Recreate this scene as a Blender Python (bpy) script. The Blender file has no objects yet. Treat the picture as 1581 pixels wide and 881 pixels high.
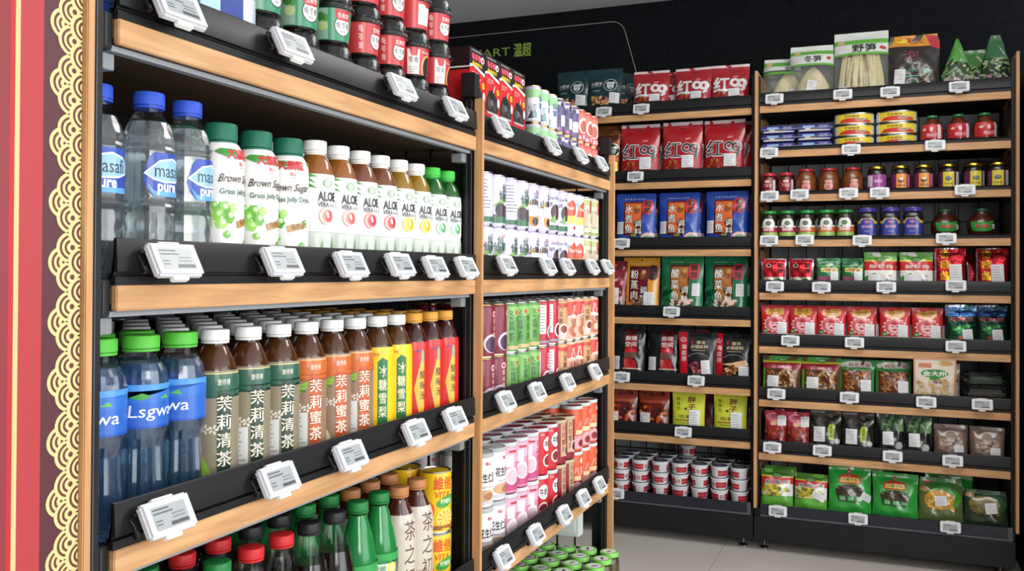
import bpy, bmesh, math, random
from math import sin, cos, pi, radians
from mathutils import Vector, Matrix
random.seed(7)
S = bpy.context.scene
COL = S.collection

# ------------------------------------------------------------------ camera
CAM_H = 1.10625
cam_d = bpy.data.cameras.new('camera')
cam = bpy.data.objects.new('camera', cam_d)
COL.objects.link(cam)
Rv = Vector((0.92721385, 0.37449195, 0.00549979))
Uv = Vector((-0.00202849, -0.00966289, 0.99995126))
Fv = Vector((-0.37452684, 0.92717981, 0.00819991))
cam.matrix_world = Matrix(((Rv.x, Uv.x, -Fv.x, 0), (Rv.y, Uv.y, -Fv.y, 0), (Rv.z, Uv.z, -Fv.z, CAM_H), (0, 0, 0, 1)))
cam_d.sensor_width = 36
cam_d.lens = 1411.2843 * 36 / 1581
cam_d.shift_x = -(803.04 - 790.5) / 1581
cam_d.shift_y = -(440.5 - 407.57) / 1581
cam_d.clip_start = .01
S.camera = cam

# ------------------------------------------------------------------ light, exposure
S.view_settings.view_transform = 'Standard'
S.view_settings.look = 'None'
S.view_settings.exposure = 0.0
S.view_settings.gamma = 1.0
S.view_settings.use_curve_mapping = False
wd = bpy.data.worlds.new('World')
S.world = wd
wd.use_nodes = True
wd.node_tree.nodes['Background'].inputs[0].default_value = (.82, .9, 1, 1)
wd.node_tree.nodes['Background'].inputs[1].default_value = .28

def area(name, loc, target, sx, sy, power, col):
    l = bpy.data.lights.new(name, 'AREA')
    l.shape = 'RECTANGLE'; l.size = sx; l.size_y = sy; l.energy = power; l.color = col
    o = bpy.data.objects.new(name, l); COL.objects.link(o)
    o.location = loc
    o.rotation_euler = (Vector(target) - Vector(loc)).to_track_quat('-Z', 'Y').to_euler()
    return o
area('shop_window_daylight', (2.55, 1.25, 1.3), (-1.0, 1.5, 1.05), 2.3, 2.1, 61, (.93, .97, 1))
area('entrance_daylight', (2.3, -1.3, 1.7), (-.4, 3.8, 1.0), 1.8, 1.8, 94, (1, .98, .95))
area('ceiling_fill_light', (2.6, 3.1, 1.5), (-1.6, 3.6, 2.6), 1.4, 1.0, 26, (.93, .97, 1))  # added fill aimed up to brighten the ceiling, not an actual window
area('aisle_fill_light', (.1, 2.5, 2.33), (.1, 2.5, 0), 1.2, .6, 22, (1, .97, .93))  # added fill over the aisle to brighten the floor, no fixture here

# ------------------------------------------------------------------ materials
MATS = {}
def new_mat(name):
    m = bpy.data.materials.new(name); m.use_nodes = True
    nt = m.node_tree
    return m, nt, nt.nodes['Principled BSDF']
def fin(name, rough=.5, metal=0., spec=.5, trans=0., ior=1.45, alpha=1., coat=0., bump=0., bscale=40., vary=0.):
    """surface finish: its colour is the print colour stored on the faces"""
    m, nt, b = new_mat(name)
    a = nt.nodes.new('ShaderNodeAttribute'); a.attribute_name = 'Print'
    src = a.outputs['Color']
    tc = nt.nodes.new('ShaderNodeTexCoord')
    if vary:
        n = nt.nodes.new('ShaderNodeTexNoise'); n.inputs['Scale'].default_value = 60
        n.inputs['Detail'].default_value = 4
        mx = nt.nodes.new('ShaderNodeMixRGB'); mx.blend_type = 'MULTIPLY'; mx.inputs[0].default_value = vary
        nt.links.new(tc.outputs['Object'], n.inputs['Vector'])
        nt.links.new(n.outputs['Fac'], mx.inputs[2]); nt.links.new(src, mx.inputs[1]); src = mx.outputs[0]
    nt.links.new(src, b.inputs['Base Color'])
    b.inputs['Roughness'].default_value = rough
    b.inputs['Metallic'].default_value = metal
    b.inputs['Specular IOR Level'].default_value = spec
    b.inputs['Transmission Weight'].default_value = trans
    b.inputs['IOR'].default_value = ior
    b.inputs['Alpha'].default_value = alpha
    b.inputs['Coat Weight'].default_value = coat
    b.inputs['Coat Roughness'].default_value = .12
    if bump:
        n = nt.nodes.new('ShaderNodeTexNoise'); n.inputs['Scale'].default_value = bscale
        n.inputs['Detail'].default_value = 2; n.inputs['Distortion'].default_value = .8
        bp = nt.nodes.new('ShaderNodeBump'); bp.inputs['Strength'].default_value = bump
        bp.inputs['Distance'].default_value = .004
        nt.links.new(tc.outputs['Object'], n.inputs['Vector'])
        nt.links.new(n.outputs['Fac'], bp.inputs['Height'])
        nt.links.new(bp.outputs['Normal'], b.inputs['Normal'])
    MATS[name] = m
    return m
fin('matte', .75, spec=.25)
fin('satin', .45, spec=.4)
fin('gloss', .2, spec=.5)
fin('print', .38, coat=.25)
fin('film', .27, coat=.5, bump=.55, bscale=26)
fin('foil', .25, metal=.75, bump=.7, bscale=55)
fin('metal', .28, metal=1.)
fin('food', .3, coat=.7, bump=1., bscale=70, vary=.75)
fin('clear', .03, trans=1., ior=1.22, spec=.8, bump=.3, bscale=45)
fin('water', .02, trans=.95, ior=1.33, spec=.6, bump=.2, bscale=30)
fin('shell', .04, trans=1., alpha=.25, ior=1.5, spec=1., coat=1., bump=.0)
fin('tinted', .03, trans=.92, ior=1.42, spec=1., coat=1., bump=.15, bscale=42)
fin('pale', .3, coat=.6, bump=.8, bscale=60, vary=.3)
fin('liquid', .05, trans=.9, ior=1.33, spec=.6)
fin('dark_liquid', .1, spec=.6, coat=.4, bump=.2, bscale=30)
fin('glass', .04, trans=1., ior=1.3, spec=.8, alpha=.28, coat=.5)
fin('clearfilm', .14, alpha=.14, spec=.9, coat=1., bump=1., bscale=30)
fin('blackmetal', .42, spec=.35)
fin('screen', .3, spec=.4)

def wood_mat():
    m, nt, b = new_mat('wood_edge')
    tc = nt.nodes.new('ShaderNodeTexCoord'); mp = nt.nodes.new('ShaderNodeMapping')
    a = nt.nodes.new('ShaderNodeAttribute'); a.attribute_name = 'Print'
    # Print.r picks the grain axis: dark = along the board, bright = vertical panel
    n = nt.nodes.new('ShaderNodeTexNoise'); n.inputs['Scale'].default_value = 6; n.inputs['Detail'].default_value = 5
    n.inputs['Distortion'].default_value = .6
    mp.inputs['Scale'].default_value = (1.2, 1.2, 14)
    mp2 = nt.nodes.new('ShaderNodeMapping'); mp2.inputs['Scale'].default_value = (14, 14, .8)
    mv = nt.nodes.new('ShaderNodeMix'); mv.data_type = 'VECTOR'
    nt.links.new(tc.outputs['Object'], mp.inputs['Vector']); nt.links.new(tc.outputs['Object'], mp2.inputs['Vector'])
    nt.links.new(a.outputs['Fac'], mv.inputs[0])
    nt.links.new(mp.outputs[0], mv.inputs[4]); nt.links.new(mp2.outputs[0], mv.inputs[5])
    nt.links.new(mv.outputs[1], n.inputs['Vector'])
    cr = nt.nodes.new('ShaderNodeValToRGB')
    cr.color_ramp.elements[0].position = .32; cr.color_ramp.elements[0].color = (.45, .23, .095, 1)
    cr.color_ramp.elements[1].position = .68; cr.color_ramp.elements[1].color = (.63, .36, .165, 1)
    nt.links.new(n.outputs['Fac'], cr.inputs[0]); nt.links.new(cr.outputs[0], b.inputs['Base Color'])
    b.inputs['Roughness'].default_value = .5
    MATS['wood'] = m
wood_mat()
def room_mat(name, col, col2, scale, rough, bump=0.):
    m, nt, b = new_mat(name)
    tc = nt.nodes.new('ShaderNodeTexCoord')
    n = nt.nodes.new('ShaderNodeTexNoise'); n.inputs['Scale'].default_value = scale; n.inputs['Detail'].default_value = 6
    cr = nt.nodes.new('ShaderNodeValToRGB')
    cr.color_ramp.elements[0].position = .3; cr.color_ramp.elements[0].color = (*col, 1)
    cr.color_ramp.elements[1].position = .7; cr.color_ramp.elements[1].color = (*col2, 1)
    nt.links.new(tc.outputs['Object'], n.inputs['Vector']); nt.links.new(n.outputs['Fac'], cr.inputs[0])
    nt.links.new(cr.outputs[0], b.inputs['Base Color']); b.inputs['Roughness'].default_value = rough
    if bump:
        bp = nt.nodes.new('ShaderNodeBump'); bp.inputs['Strength'].default_value = bump; bp.inputs['Distance'].default_value = .002
        nt.links.new(n.outputs['Fac'], bp.inputs['Height']); nt.links.new(bp.outputs['Normal'], b.inputs['Normal'])
    MATS[name] = m
    if name == 'black_wall': b.inputs['Specular IOR Level'].default_value = .15
room_mat('floor_tile', (.60, .56, .51), (.68, .64, .59), 3, .28)
room_mat('ceiling_paint', (.86, .88, .92), (.9, .92, .95), 2, .8)
room_mat('black_wall', (.004, .005, .007), (.008, .009, .012), 30, .8, .3)
room_mat('grey_wall', (.33, .36, .36), (.38, .41, .41), 4, .7)

# ------------------------------------------------------------------ mesh builder
_lin = {}
def lin(h):
    if h not in _lin:
        v = [int(h[i:i + 2], 16) / 255 for i in (0, 2, 4)]
        _lin[h] = tuple(c / 12.92 if c <= .04045 else ((c + .055) / 1.055) ** 2.4 for c in v) + (1.,)
    return _lin[h]

class MB:
    def __init__(s): s.v = []; s.f = []; s.c = []; s.m = []
    def add(s, vs, fs, m, c):
        o = len(s.v); s.v += [tuple(p) for p in vs]
        for k, f in enumerate(fs):
            s.f.append([i + o for i in f]); s.m.append(m if isinstance(m, str) else m[k]); s.c.append(c if isinstance(c, str) else c[k])
        return s
    def xf(s, M, start=0):
        for i in range(start, len(s.v)): s.v[i] = tuple(M @ Vector(s.v[i]))
        return s
    def join(s, o, M=None):
        vs = o.v if M is None else [tuple(M @ Vector(p)) for p in o.v]
        k = len(s.v); s.v += vs; s.f += [[i + k for i in f] for f in o.f]; s.m += o.m; s.c += o.c
        return s
    def mesh(s, name, angle=38):
        me = bpy.data.meshes.new(name)
        me.from_pydata(s.v, [], s.f)
        names = []
        for m in s.m:
            if m not in names: names.append(m)
        for n in names: me.materials.append(MATS[n])
        me.polygons.foreach_set('material_index', [names.index(m) for m in s.m])
        at = me.color_attributes.new('Print', 'FLOAT_COLOR', 'CORNER')
        buf = []
        for f, c in zip(s.f, s.c): buf += list(lin(c)) * len(f)
        at.data.foreach_set('color', buf)
        me.polygons.foreach_set('use_smooth', [True] * len(s.f))
        me.set_sharp_from_angle(angle=radians(angle))
        me.update()
        return me

def box(mb, x0, x1, y0, y1, z0, z1, m, c, bev=0.):
    if not bev:
        v = [(x, y, z) for x in (x0, x1) for y in (y0, y1) for z in (z0, z1)]
        mb.add(v, [(0, 1, 3, 2), (4, 6, 7, 5), (0, 4, 5, 1), (2, 3, 7, 6), (0, 2, 6, 4), (1, 5, 7, 3)], m, c); return mb
    bm = bmesh.new(); bmesh.ops.create_cube(bm, size=1)
    for v in bm.verts: v.co = Vector(((x0 + x1) / 2 + v.co.x * (x1 - x0), (y0 + y1) / 2 + v.co.y * (y1 - y0), (z0 + z1) / 2 + v.co.z * (z1 - z0)))
    bmesh.ops.bevel(bm, geom=bm.edges[:], offset=bev, segments=2, affect='EDGES')
    bm.verts.index_update()
    mb.add([v.co[:] for v in bm.verts], [[v.index for v in f.verts] for f in bm.faces], m, c)
    bm.free(); return mb

def lathe(mb, prof, m, c, n=36, mod=None, cap0=True, cap1=True):
    """prof: (r, z[, colour, finish]) from bottom to top"""
    vs = []; fs = []; ms = []; cs = []
    for i, p in enumerate(prof):
        for k in range(n):
            a = 2 * pi * k / n; r = p[0] * (mod(a, p[1]) if mod else 1)
            vs.append((r * sin(a), -r * cos(a), p[1]))
    for i in range(len(prof) - 1):
        q = prof[i]
        for k in range(n):
            k2 = (k + 1) % n
            fs.append((i * n + k, i * n + k2, (i + 1) * n + k2, (i + 1) * n + k))
            cs.append(q[2] if len(q) > 2 else c); ms.append(q[3] if len(q) > 3 else m)
    if cap0: fs.append(tuple(range(n - 1, -1, -1))); cs.append(prof[0][2] if len(prof[0]) > 2 else c); ms.append(prof[0][3] if len(prof[0]) > 3 else m)
    if cap1: fs.append(tuple(range((len(prof) - 1) * n, len(prof) * n))); cs.append(prof[-1][2] if len(prof[-1]) > 2 else c); ms.append(prof[-1][3] if len(prof[-1]) > 3 else m)
    mb.add(vs, fs, ms, cs); return mb

def rad(prof, z):
    for a, b in zip(prof, prof[1:]):
        if a[1] <= z <= b[1] and b[1] > a[1]:
            return a[0] + (b[0] - a[0]) * (z - a[1]) / (b[1] - a[1])
    return prof[-1][0] if z > prof[-1][1] else prof[0][0]

def tube(mb, pts, r, m, c, n=6):
    vs = []; fs = []
    for i, p in enumerate(pts):
        p = Vector(p); d = (Vector(pts[min(i + 1, len(pts) - 1)]) - Vector(pts[max(i - 1, 0)])).normalized()
        u = d.cross(Vector((0, 0, 1)) if abs(d.z) < .9 else Vector((1, 0, 0))).normalized(); w = d.cross(u)
        vs += [(p + (u * cos(2 * pi * k / n) + w * sin(2 * pi * k / n)) * r)[:] for k in range(n)]
    for i in range(len(pts) - 1):
        for k in range(n): fs.append((i * n + k, i * n + (k + 1) % n, (i + 1) * n + (k + 1) % n, (i + 1) * n + k))
    mb.add(vs, fs, m, c); return mb

# ------------------------------------------------------------------ printed artwork: flat shapes cut to a grid and laid on the surface
_gl = {}
def glyphs(txt, off, line):
    key = (txt, off, line)
    if key in _gl: return _gl[key]
    c = bpy.data.curves.new('g', 'FONT'); c.body = txt; c.size = 1; c.offset = off; c.space_line = line; c.resolution_u = 2
    c.align_x = 'CENTER'
    o = bpy.data.objects.new('g', c); COL.objects.link(o)
    me = bpy.data.meshes.new_from_object(o.evaluated_get(bpy.context.evaluated_depsgraph_get()))
    v = [p.co[:2] for p in me.vertices]; f = [tuple(p.vertices) for p in me.polygons]
    if v:
        x0 = min(p[0] for p in v); x1 = max(p[0] for p in v); y0 = min(p[1] for p in v); y1 = max(p[1] for p in v)
        v = [((p[0] - x0) / (x1 - x0), (p[1] - y0) / (y1 - y0)) for p in v]; asp = (x1 - x0) / (y1 - y0)
    else: asp = 1
    bpy.data.objects.remove(o); bpy.data.curves.remove(c); bpy.data.meshes.remove(me)
    _gl[key] = (v, f, asp)
    return _gl[key]
def R(x0, y0, x1, y1, c): return ('p', [(x0, y0), (x1, y0), (x1, y1), (x0, y1)], c)
def E(cx, cy, rx, ry, c, n=20, rot=0.):
    return ('p', [(cx + rx * cos(a) * cos(rot) - ry * sin(a) * sin(rot), cy + rx * cos(a) * sin(rot) + ry * sin(a) * cos(rot)) for a in [2 * pi * k / n for k in range(n)]], c)
def Pg(pts, c): return ('p', pts, c)
def T(txt, cx, cy, h, c, w=None, off=.012, line=.9, sk=0.): return ('t', txt, cx, cy, w, h, c, off, line, sk)
def V(txt, cx, cy, h, c, w=None, off=.012): return T('\n'.join(txt), cx, cy, h, c, w, off, 1.13)
def OT(txt, cx, cy, h, c, oc, w=None, vert=False, o=.05):
    f = V if vert else T
    ww = None if w is None else w * 1.06
    return [f(txt, cx, cy, h * 1.04, oc, ww, off=o), f(txt, cx, cy, h, c, w, off=.018)]
def Ring(cx, cy, r, t, c, a0=0., a1=2 * pi, n=18, sy=1.):
    out = []
    for k in range(n):
        p = a0 + (a1 - a0) * k / n; q = a0 + (a1 - a0) * (k + 1) / n
        out.append(('p', [(cx + r * cos(p), cy + r * sin(p) * sy), (cx + r * cos(q), cy + r * sin(q) * sy), (cx + (r - t) * cos(q), cy + (r - t) * sin(q) * sy), (cx + (r - t) * cos(p), cy + (r - t) * sin(p) * sy)][::-1], c))
    return out
def Lines(x0, y0, x1, y1, n, c, fill=.45, seed=1):
    rn = random.Random(seed); out = []; dy = (y1 - y0) / n
    for k in range(n):
        y = y1 - dy * (k + .75); xe = x0 + (x1 - x0) * rn.uniform(.6, 1)
        out.append(R(x0, y, xe, y + dy * fill, c))
    return out
def Blobs(x0, y0, x1, y1, n, cols, r, seed=1, asp=.6):
    rn = random.Random(seed); out = []
    for k in range(n):
        out.append(E(rn.uniform(x0, x1), rn.uniform(y0, y1), r * rn.uniform(.6, 1.3), r * rn.uniform(.6, 1.3) * asp, rn.choice(cols), 9, rn.uniform(0, 3)))
    return out
def flat(ops):
    for o in ops:
        if isinstance(o, list): yield from flat(o)
        else: yield o

def art(mb, ops, mapf, clip, gu, gv, m='print', h0=.0003, dh=.00009):
    bm = bmesh.new(); cols = []; last = None; lay = 0
    for o in flat(ops):
        if o[0] == 'L': lay = o[1]; last = None; continue
        if o[0] == 'p': vs = o[1]; fs = [tuple(range(len(vs)))]; c = o[2]
        else:
            _, txt, cx, cy, w, h, c, off, line, sk = o
            cjk = any(ord(ch) > 0x3000 for ch in txt)
            gv_, fs, asp = glyphs(txt, 0. if cjk else off, line)
            if not gv_: continue
            if w is None: w = h * asp
            base = [(cx + (p[0] - .5) * w + sk * (p[1] - .5) * h, cy + (p[1] - .5) * h) for p in gv_]
            sh = [(0, 0)]
            if cjk and off >= .01:          # heavier strokes: the same character printed again, slightly shifted
                e = off * .75 * h / (txt.count('\n') + 1)
                sh = [(e, 0), (-e, 0)] if off < .02 else [(e, 0), (-e, 0), (0, e), (0, -e)]
                if off > .035: sh += [(e * .7, e * .7), (-e * .7, e * .7), (e * .7, -e * .7), (-e * .7, -e * .7)]
            vs = []; f0 = fs; fs = []
            for dx_, dy_ in sh:
                k0 = len(vs); vs += [(p[0] + dx_, p[1] + dy_) for p in base]; fs += [tuple(i + k0 for i in f) for f in f0]
        if not (last == c and o[0] == 'p'): lay += 1
        last = c
        cols.append(c)
        z = h0 + min(lay, 18) * dh
        nb = len(base) if o[0] == 't' else len(vs)
        bv = [bm.verts.new((p[0], p[1], z + .000012 * (i // nb))) for i, p in enumerate(vs)]
        for f in fs:
            try: bf = bm.faces.new([bv[i] for i in f]); bf.material_index = len(cols) - 1
            except ValueError: pass
    big = [f for f in bm.faces if len(f.verts) > 4]
    bmesh.ops.triangulate(bm, faces=big, ngon_method='EAR_CLIP')
    def cut(co, no, kill=None):
        g = bm.verts[:] + bm.edges[:] + bm.faces[:]
        bmesh.ops.bisect_plane(bm, geom=g, dist=1e-7, plane_co=co, plane_no=no, clear_outer=kill is not None)
    cut((clip[0], 0, 0), (-1, 0, 0), 1); cut((clip[2], 0, 0), (1, 0, 0), 1)
    cut((0, clip[1], 0), (0, -1, 0), 1); cut((0, clip[3], 0), (0, 1, 0), 1)
    if gu:
        k = math.ceil(clip[0] / gu + 1e-6)
        while k * gu < clip[2] - 1e-7: cut((k * gu, 0, 0), (1, 0, 0)); k += 1
    if gv:
        k = math.ceil(clip[1] / gv + 1e-6)
        while k * gv < clip[3] - 1e-7: cut((0, k * gv, 0), (0, 1, 0)); k += 1
    vs = []; fs = []; cs = []
    bm.verts.index_update(); bm.normal_update()
    for v in bm.verts: vs.append(mapf(v.co.x, v.co.y, v.co.z))
    for f in bm.faces:
        idx = [v.index for v in f.verts]
        if f.normal.z < 0: idx.reverse()
        fs.append(idx); cs.append(cols[f.material_index])
    mb.add(vs, fs, m, cs); bm.free(); return mb

def wrap(mb, prof, z0, z1, ops, base, m='print', n=36, gv=None, full=True):
    """print a wrap-around label on a turned body"""
    r0 = rad(prof, (z0 + z1) / 2); g = 2 * pi * r0 / n
    def mf(u, v, h):
        a = u / r0; r = rad(prof, v) + h; return (r * sin(a), -r * cos(a), v)
    W = pi * r0 if full else full * r0
    bs = [R(-W, z0, W, z1, base)] if base else []
    zs = sorted({round(p[1], 5) for p in prof if z0 < p[1] < z1})
    return art(mb, bs + list(ops), mf, (-W, z0, W, z1), g, gv or (.006 if len(zs) > 1 else None), m)

def flatface(mb, ops, clip, org, ux, uy, m='print', h0=.0003):
    """print on a flat face: org + u*ux + v*uy"""
    org = Vector(org); ux = Vector(ux); uy = Vector(uy); nn = ux.cross(uy).normalized()
    return art(mb, ops, lambda u, v, h: (org + ux * u + uy * v + nn * h)[:], clip, None, None, m, h0)

def VS(ops, f):
    """move artwork up or down: f maps a height to its new height"""
    out = []
    for o in flat(ops):
        if o[0] == 'p': out.append(('p', [(a, f(b)) for a, b in o[1]], o[2]))
        elif o[0] == 't': out.append(o[:3] + (f(o[3]), o[4], o[5] * (f(o[3] + .001) - f(o[3])) / .001) + o[6:])
        else: out.append(o)
    return out

# ------------------------------------------------------------------ things
PROTO = {}          # kind -> dict(name, cat, parts=[(part name, mesh, [(sub name, mesh, local matrix)])])
ALL_LABELS = set()
def link(name, me, parent=None, loc=None, rz=0.):
    o = bpy.data.objects.new(name, me); COL.objects.link(o)
    if parent: o.parent = parent
    if loc is not None: o.location = loc
    if rz: o.rotation_euler = (0, 0, rz)
    return o
def tag(o, label=None, cat=None, group=None, kind=None):
    if label: o['label'] = label
    if cat: o['category'] = cat
    if group: o['group'] = group
    if kind: o['kind'] = kind
    return o
def place(kind, loc, rz=0., label='', group=None, rot=None, lite=False):
    P = PROTO[kind]
    if lite and P.get('one'):
        root = link(P['name'], P['one'])
    else:
        root = link(P['name'], None)
        root.empty_display_size = .02
        for pn, me, subs in P['parts']:
            p = link(pn, me, root)
            for sn, sm in subs: link(sn, sm, p)
    root.location = loc
    root.rotation_euler = rot or (0, 0, rz)
    return tag(root, label, P['cat'], group)
def proto(kind, name, cat, parts):
    one = None
    out = []
    allm = MB()
    for p in parts:
        pn, mb = p[0], p[1]; subs = p[2] if len(p) > 2 else []
        ang = 7 if name in ('water_bottle', 'spring_water_bottle') and pn == 'body' else 38
        out.append((pn, mb.mesh(name + '_' + pn, ang), [(sn, sm.mesh(name + '_' + sn, ang)) for sn, sm in subs]))
        allm.join(mb)
        for _, sm in subs: allm.join(sm)
    PROTO[kind] = dict(name=name, cat=cat, parts=out, allm=allm)
def one_mesh(kind):
    PROTO[kind]['one'] = PROTO[kind]['allm'].mesh(PROTO[kind]['name'])

ORD = 'first second third fourth fifth sixth seventh eighth ninth tenth eleventh twelfth thirteenth fourteenth fifteenth'.split()

# ------------------------------------------------------------------ room
def structure(name, mb): return tag(link(name, mb.mesh(name)), kind='structure')
m = MB(); box(m, -3, 3.4, -3, 4.7, -.05, 0, 'floor_tile', 'ffffff')
for k in range(6): box(m, -3, 3.4, -1.2 + k * .99, -1.1975 + k * .99, -.001, .0004, 'satin', '9a9288')
for k in range(6): box(m, -2.6 + k * .99, -2.5975 + k * .99, -3, 4.7, -.001, .0004, 'satin', '9a9288')
structure('floor', m)
m = MB(); box(m, -3, 3.4, -3, 4.7, 2.392, 2.44, 'ceiling_paint', 'ffffff'); structure('ceiling', m)
m = MB(); box(m, -3, 3.4, 4.26, 4.36, 0, 2.392, 'black_wall', 'ffffff')
# store sign painted on the wall, seen from the shop
WY = 4.26
def wallpt(u, v, h): return (u, WY - h, v)
def frame_line():
    out = []
    pts = [(-2.6, 2.318), (-1.25, 2.318)]
    cx, cz, r = -1.25, 2.248, .07
    pts += [(cx + r * sin(a), cz + r * cos(a)) for a in [radians(8 * k) for k in range(1, 10)]]
    pts += [(-1.1176, 2.034), (-1.04, 1.78)]
    for a, b in zip(pts, pts[1:]):
        d = Vector((b[0] - a[0], b[1] - a[1])).normalized(); n = Vector((-d.y, d.x)) * .0016
        out.append(Pg([(a[0] - n.x, a[1] - n.y), (b[0] - n.x, b[1] - n.y), (b[0] + n.x, b[1] + n.y), (a[0] + n.x, a[1] + n.y)], 'a9a9a2'))
    return out
art(m, frame_line() + [T('MART', -1.888, 2.221, .040, 'a3bd55', .212, off=.0), T('温超', -1.715, 2.223, .068, 'a3bd55', .094, off=.025)], wallpt, (-2.9, 0, 3, 2.4), None, None, 'matte', .0005)
structure('wall_back', m)
m = MB(); box(m, -3.05, -2.95, -3, 4.7, 0, 2.392, 'black_wall', 'ffffff'); structure('wall_left', m)

# printed partition beside the shelving: red and maroon bands with a border of overlapping scale shapes
m = MB(); PX = -.7465
box(m, -.81, PX, -.9, .6785, 0, 2.392, 'satin', '5c2b33')
def scales():
    out = [R(-.9, 0, .5936, 2.41, '8a343a'), R(-.9, 0, .5988, 2.41, '863338'), R(.5988, 0, .6042, 2.41, 'b42c35'), R(.6042, 0, .6093, 2.41, 'f2bd84'), R(.6093, 0, .6345, 2.41, 'ab3b3e'), R(.6345, 0, .6785, 2.41, '562c32')]
    CR, MR = 'd2c88c', '65362f'
    def scale(y, z, lay):
        rx, rz = .0188, .0160
        o = [('L', lay), E(y, z, rx, rz, CR, 28)]
        for f in (.80, .50):
            n = 14
            for k in range(n):
                p = radians(112) + radians(136) * k / n; q = radians(112) + radians(136) * (k + 1) / n; g = f - .15
                o.append(Pg([(y + rx * g * cos(p), z + rz * g * sin(p)), (y + rx * f * cos(p), z + rz * f * sin(p)), (y + rx * f * cos(q), z + rz * f * sin(q)), (y + rx * g * cos(q), z + rz * g * sin(q))], MR))
        o.append(E(y, z, rx * .15, rz * .17, MR, 10))
        return o
    z = 1.229 + .058 * 20
    while z > .0:
        out += scale(.6600, z, 8)
        for dz in (.0145, -.0145): out += scale(.6690, z + dz, 11)
        for dz in (.0, -.029): out += scale(.6828, z + dz, 14)
        z -= .058
    return out
art(m, scales(), lambda u, v, h: (PX + h, u, v), (-.9, 0, .6783, 2.39), None, None, 'satin', .0003, .00006)
structure('wall_partition', m)

# ------------------------------------------------------------------ shelving
def price_rail(a0, a1, along_y, front, z, h=.05, col='17181a'):
    """black label holder: ledge, groove, face leaning back"""
    prof = [(-.010, .0005), (.0015, .0005), (.0015, .0095), (-.004, .0105), (-.004, .0135), (.0045, .0145), (.0028, h - .002), (.0012, h), (-.0012, h), (-.0012, .012), (-.010, .012)]
    mb = MB(); vs = []
    for a in (a0, a1):
        for d, zz in prof: vs.append((front + d, a, z + zz) if along_y else (a, front - d, z + zz))
    n = len(prof); fs = [(i, (i + 1) % n, n + (i + 1) % n, n + i) for i in range(n)]
    if not along_y: fs = [tuple(reversed(f)) for f in fs]
    fs += [tuple(range(n))[::-1] if along_y else tuple(range(n)), tuple(range(n, 2 * n)) if along_y else tuple(range(n, 2 * n))[::-1]]
    mb.add(vs, fs, 'blackmetal', col)
    return mb
def wire_grid(axis, fixed, a0, a1, z0, z1, sa, sz):
    mb = MB(); r = .0022
    a = a0
    while a <= a1 + 1e-6:
        if axis == 'x': box(mb, a - r, a + r, fixed - r, fixed + r, z0, z1, 'blackmetal', '101112')
        else: box(mb, fixed - r, fixed + r, a - r, a + r, z0, z1, 'blackmetal', '101112')
        a += sa
    z = z0
    while z <= z1 + 1e-6:
        if axis == 'x': box(mb, a0, a1, fixed - 2 * r, fixed - r, z - r, z + r, 'blackmetal', '101112')
        else: box(mb, fixed + r, fixed + 2 * r, a0, a1, z - r, z + r, 'blackmetal', '101112')
        z += sz
    return mb
def upright(x0, x1, y0, y1, z1, face):
    mb = MB(); box(mb, x0, x1, y0, y1, 0, z1, 'blackmetal', '121315', .0015)
    return mb
LZ = [1.370, 1.0894, .8115, .4967]
def left_unit(y0, y1, label, pa, pb):
    u = tag(link('shelving_unit', None, loc=(0, 0, 0)), label, 'shelf unit', 'shelving units')
    for z in LZ:
        e = MB(); box(e, -.772, -.7585, y0 - .0205, y0 - .0002, z - .032, z + .006, 'blackmetal', '1c1e20', .001); box(e, -.7605, -.7575, y0 - .011, y0 - .009, z - .030, z + .004, 'satin', '3a3d40'); link('end_plate', e.mesh('end_plate'), u)
        b = MB(); box(b, -1.13, -.758, y0, y1, z - .02, z, 'matte', '5b4a38'); box(b, -1.13, -.7585, y0, y1, z, z + .0008, 'blackmetal', '1a1a1b')
        s = link('shelf_board', b.mesh('shelf_board'), u)
        w = MB(); box(w, -.758, -.75, y0, y1, z - .027, z, 'wood', '000000', .0012); link('wood_strip', w.mesh('wood_strip'), s)
        link('price_rail', price_rail(y0, y1, True, -.7535, z).mesh('price_rail'), s)
        g = MB(); box(g, -.772, -.7605, y0, y1, z - .0335, z - .0275, 'satin', '8d9296'); link('front_rail', g.mesh('front_rail'), s)
        for ya, yb in ((y0 - .020, y0 + .012), (y1 - .030, y1 + .0)):
            k = MB(); box(k, -.79, -.768, ya, yb, z - .052, z - .0345, 'satin', '85888a', .001); link('bracket', k.mesh('bracket'), s)
    b = MB(); box(b, -1.13, -.70, y0, y1, .13, .19, 'blackmetal', '141516', .002); s = link('base_deck', b.mesh('base_deck'), u)
    b = MB(); box(b, -1.10, -.73, y0, y1, 0, .13, 'blackmetal', '0c0d0e'); link('kick_plate', b.mesh('kick_plate'), u)
    for (a, c) in ((pa[1] + .0005, pa[1] + .0185), (pb[0] - .0115, pb[0] - .0015)):
        for x0, x1 in ((-.775, -.7595), (-1.165, -1.132)):
            m_ = upright(x0, x1, a, c, 1.446, 0)
            if x0 > -.9:
                box(m_, x1, x1 + .0012, a + .004, a + .0055, .2, 1.44, 'satin', '4a4d50')
                if a > pb[0] - .1: box(m_, x0 + .007, x0 + .009, a - .001, a, .2, 1.44, 'satin', '3a3d40')
            link('upright', m_.mesh('upright'), u)
    k = MB(); box(k, -.778, -.749, pb[0] - .017, pb[0] + .009, 1.4465, 1.494, 'blackmetal', '1b1c1e', .001); link('end_cap', k.mesh('end_cap'), u)
    link('wire_back', wire_grid('y', -1.15, y0, y1, .2, 1.44, .0747, .10).mesh('wire_back'), u)
    link('wire_end', wire_grid('x', pb[0] + .005, -1.13, -.80, .2, 1.44, .055, .10).mesh('wire_end'), u)
    return u
PA, PB_, PC = (.679, .689), (1.6285, 1.6385), (2.553, 2.5635)
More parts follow.
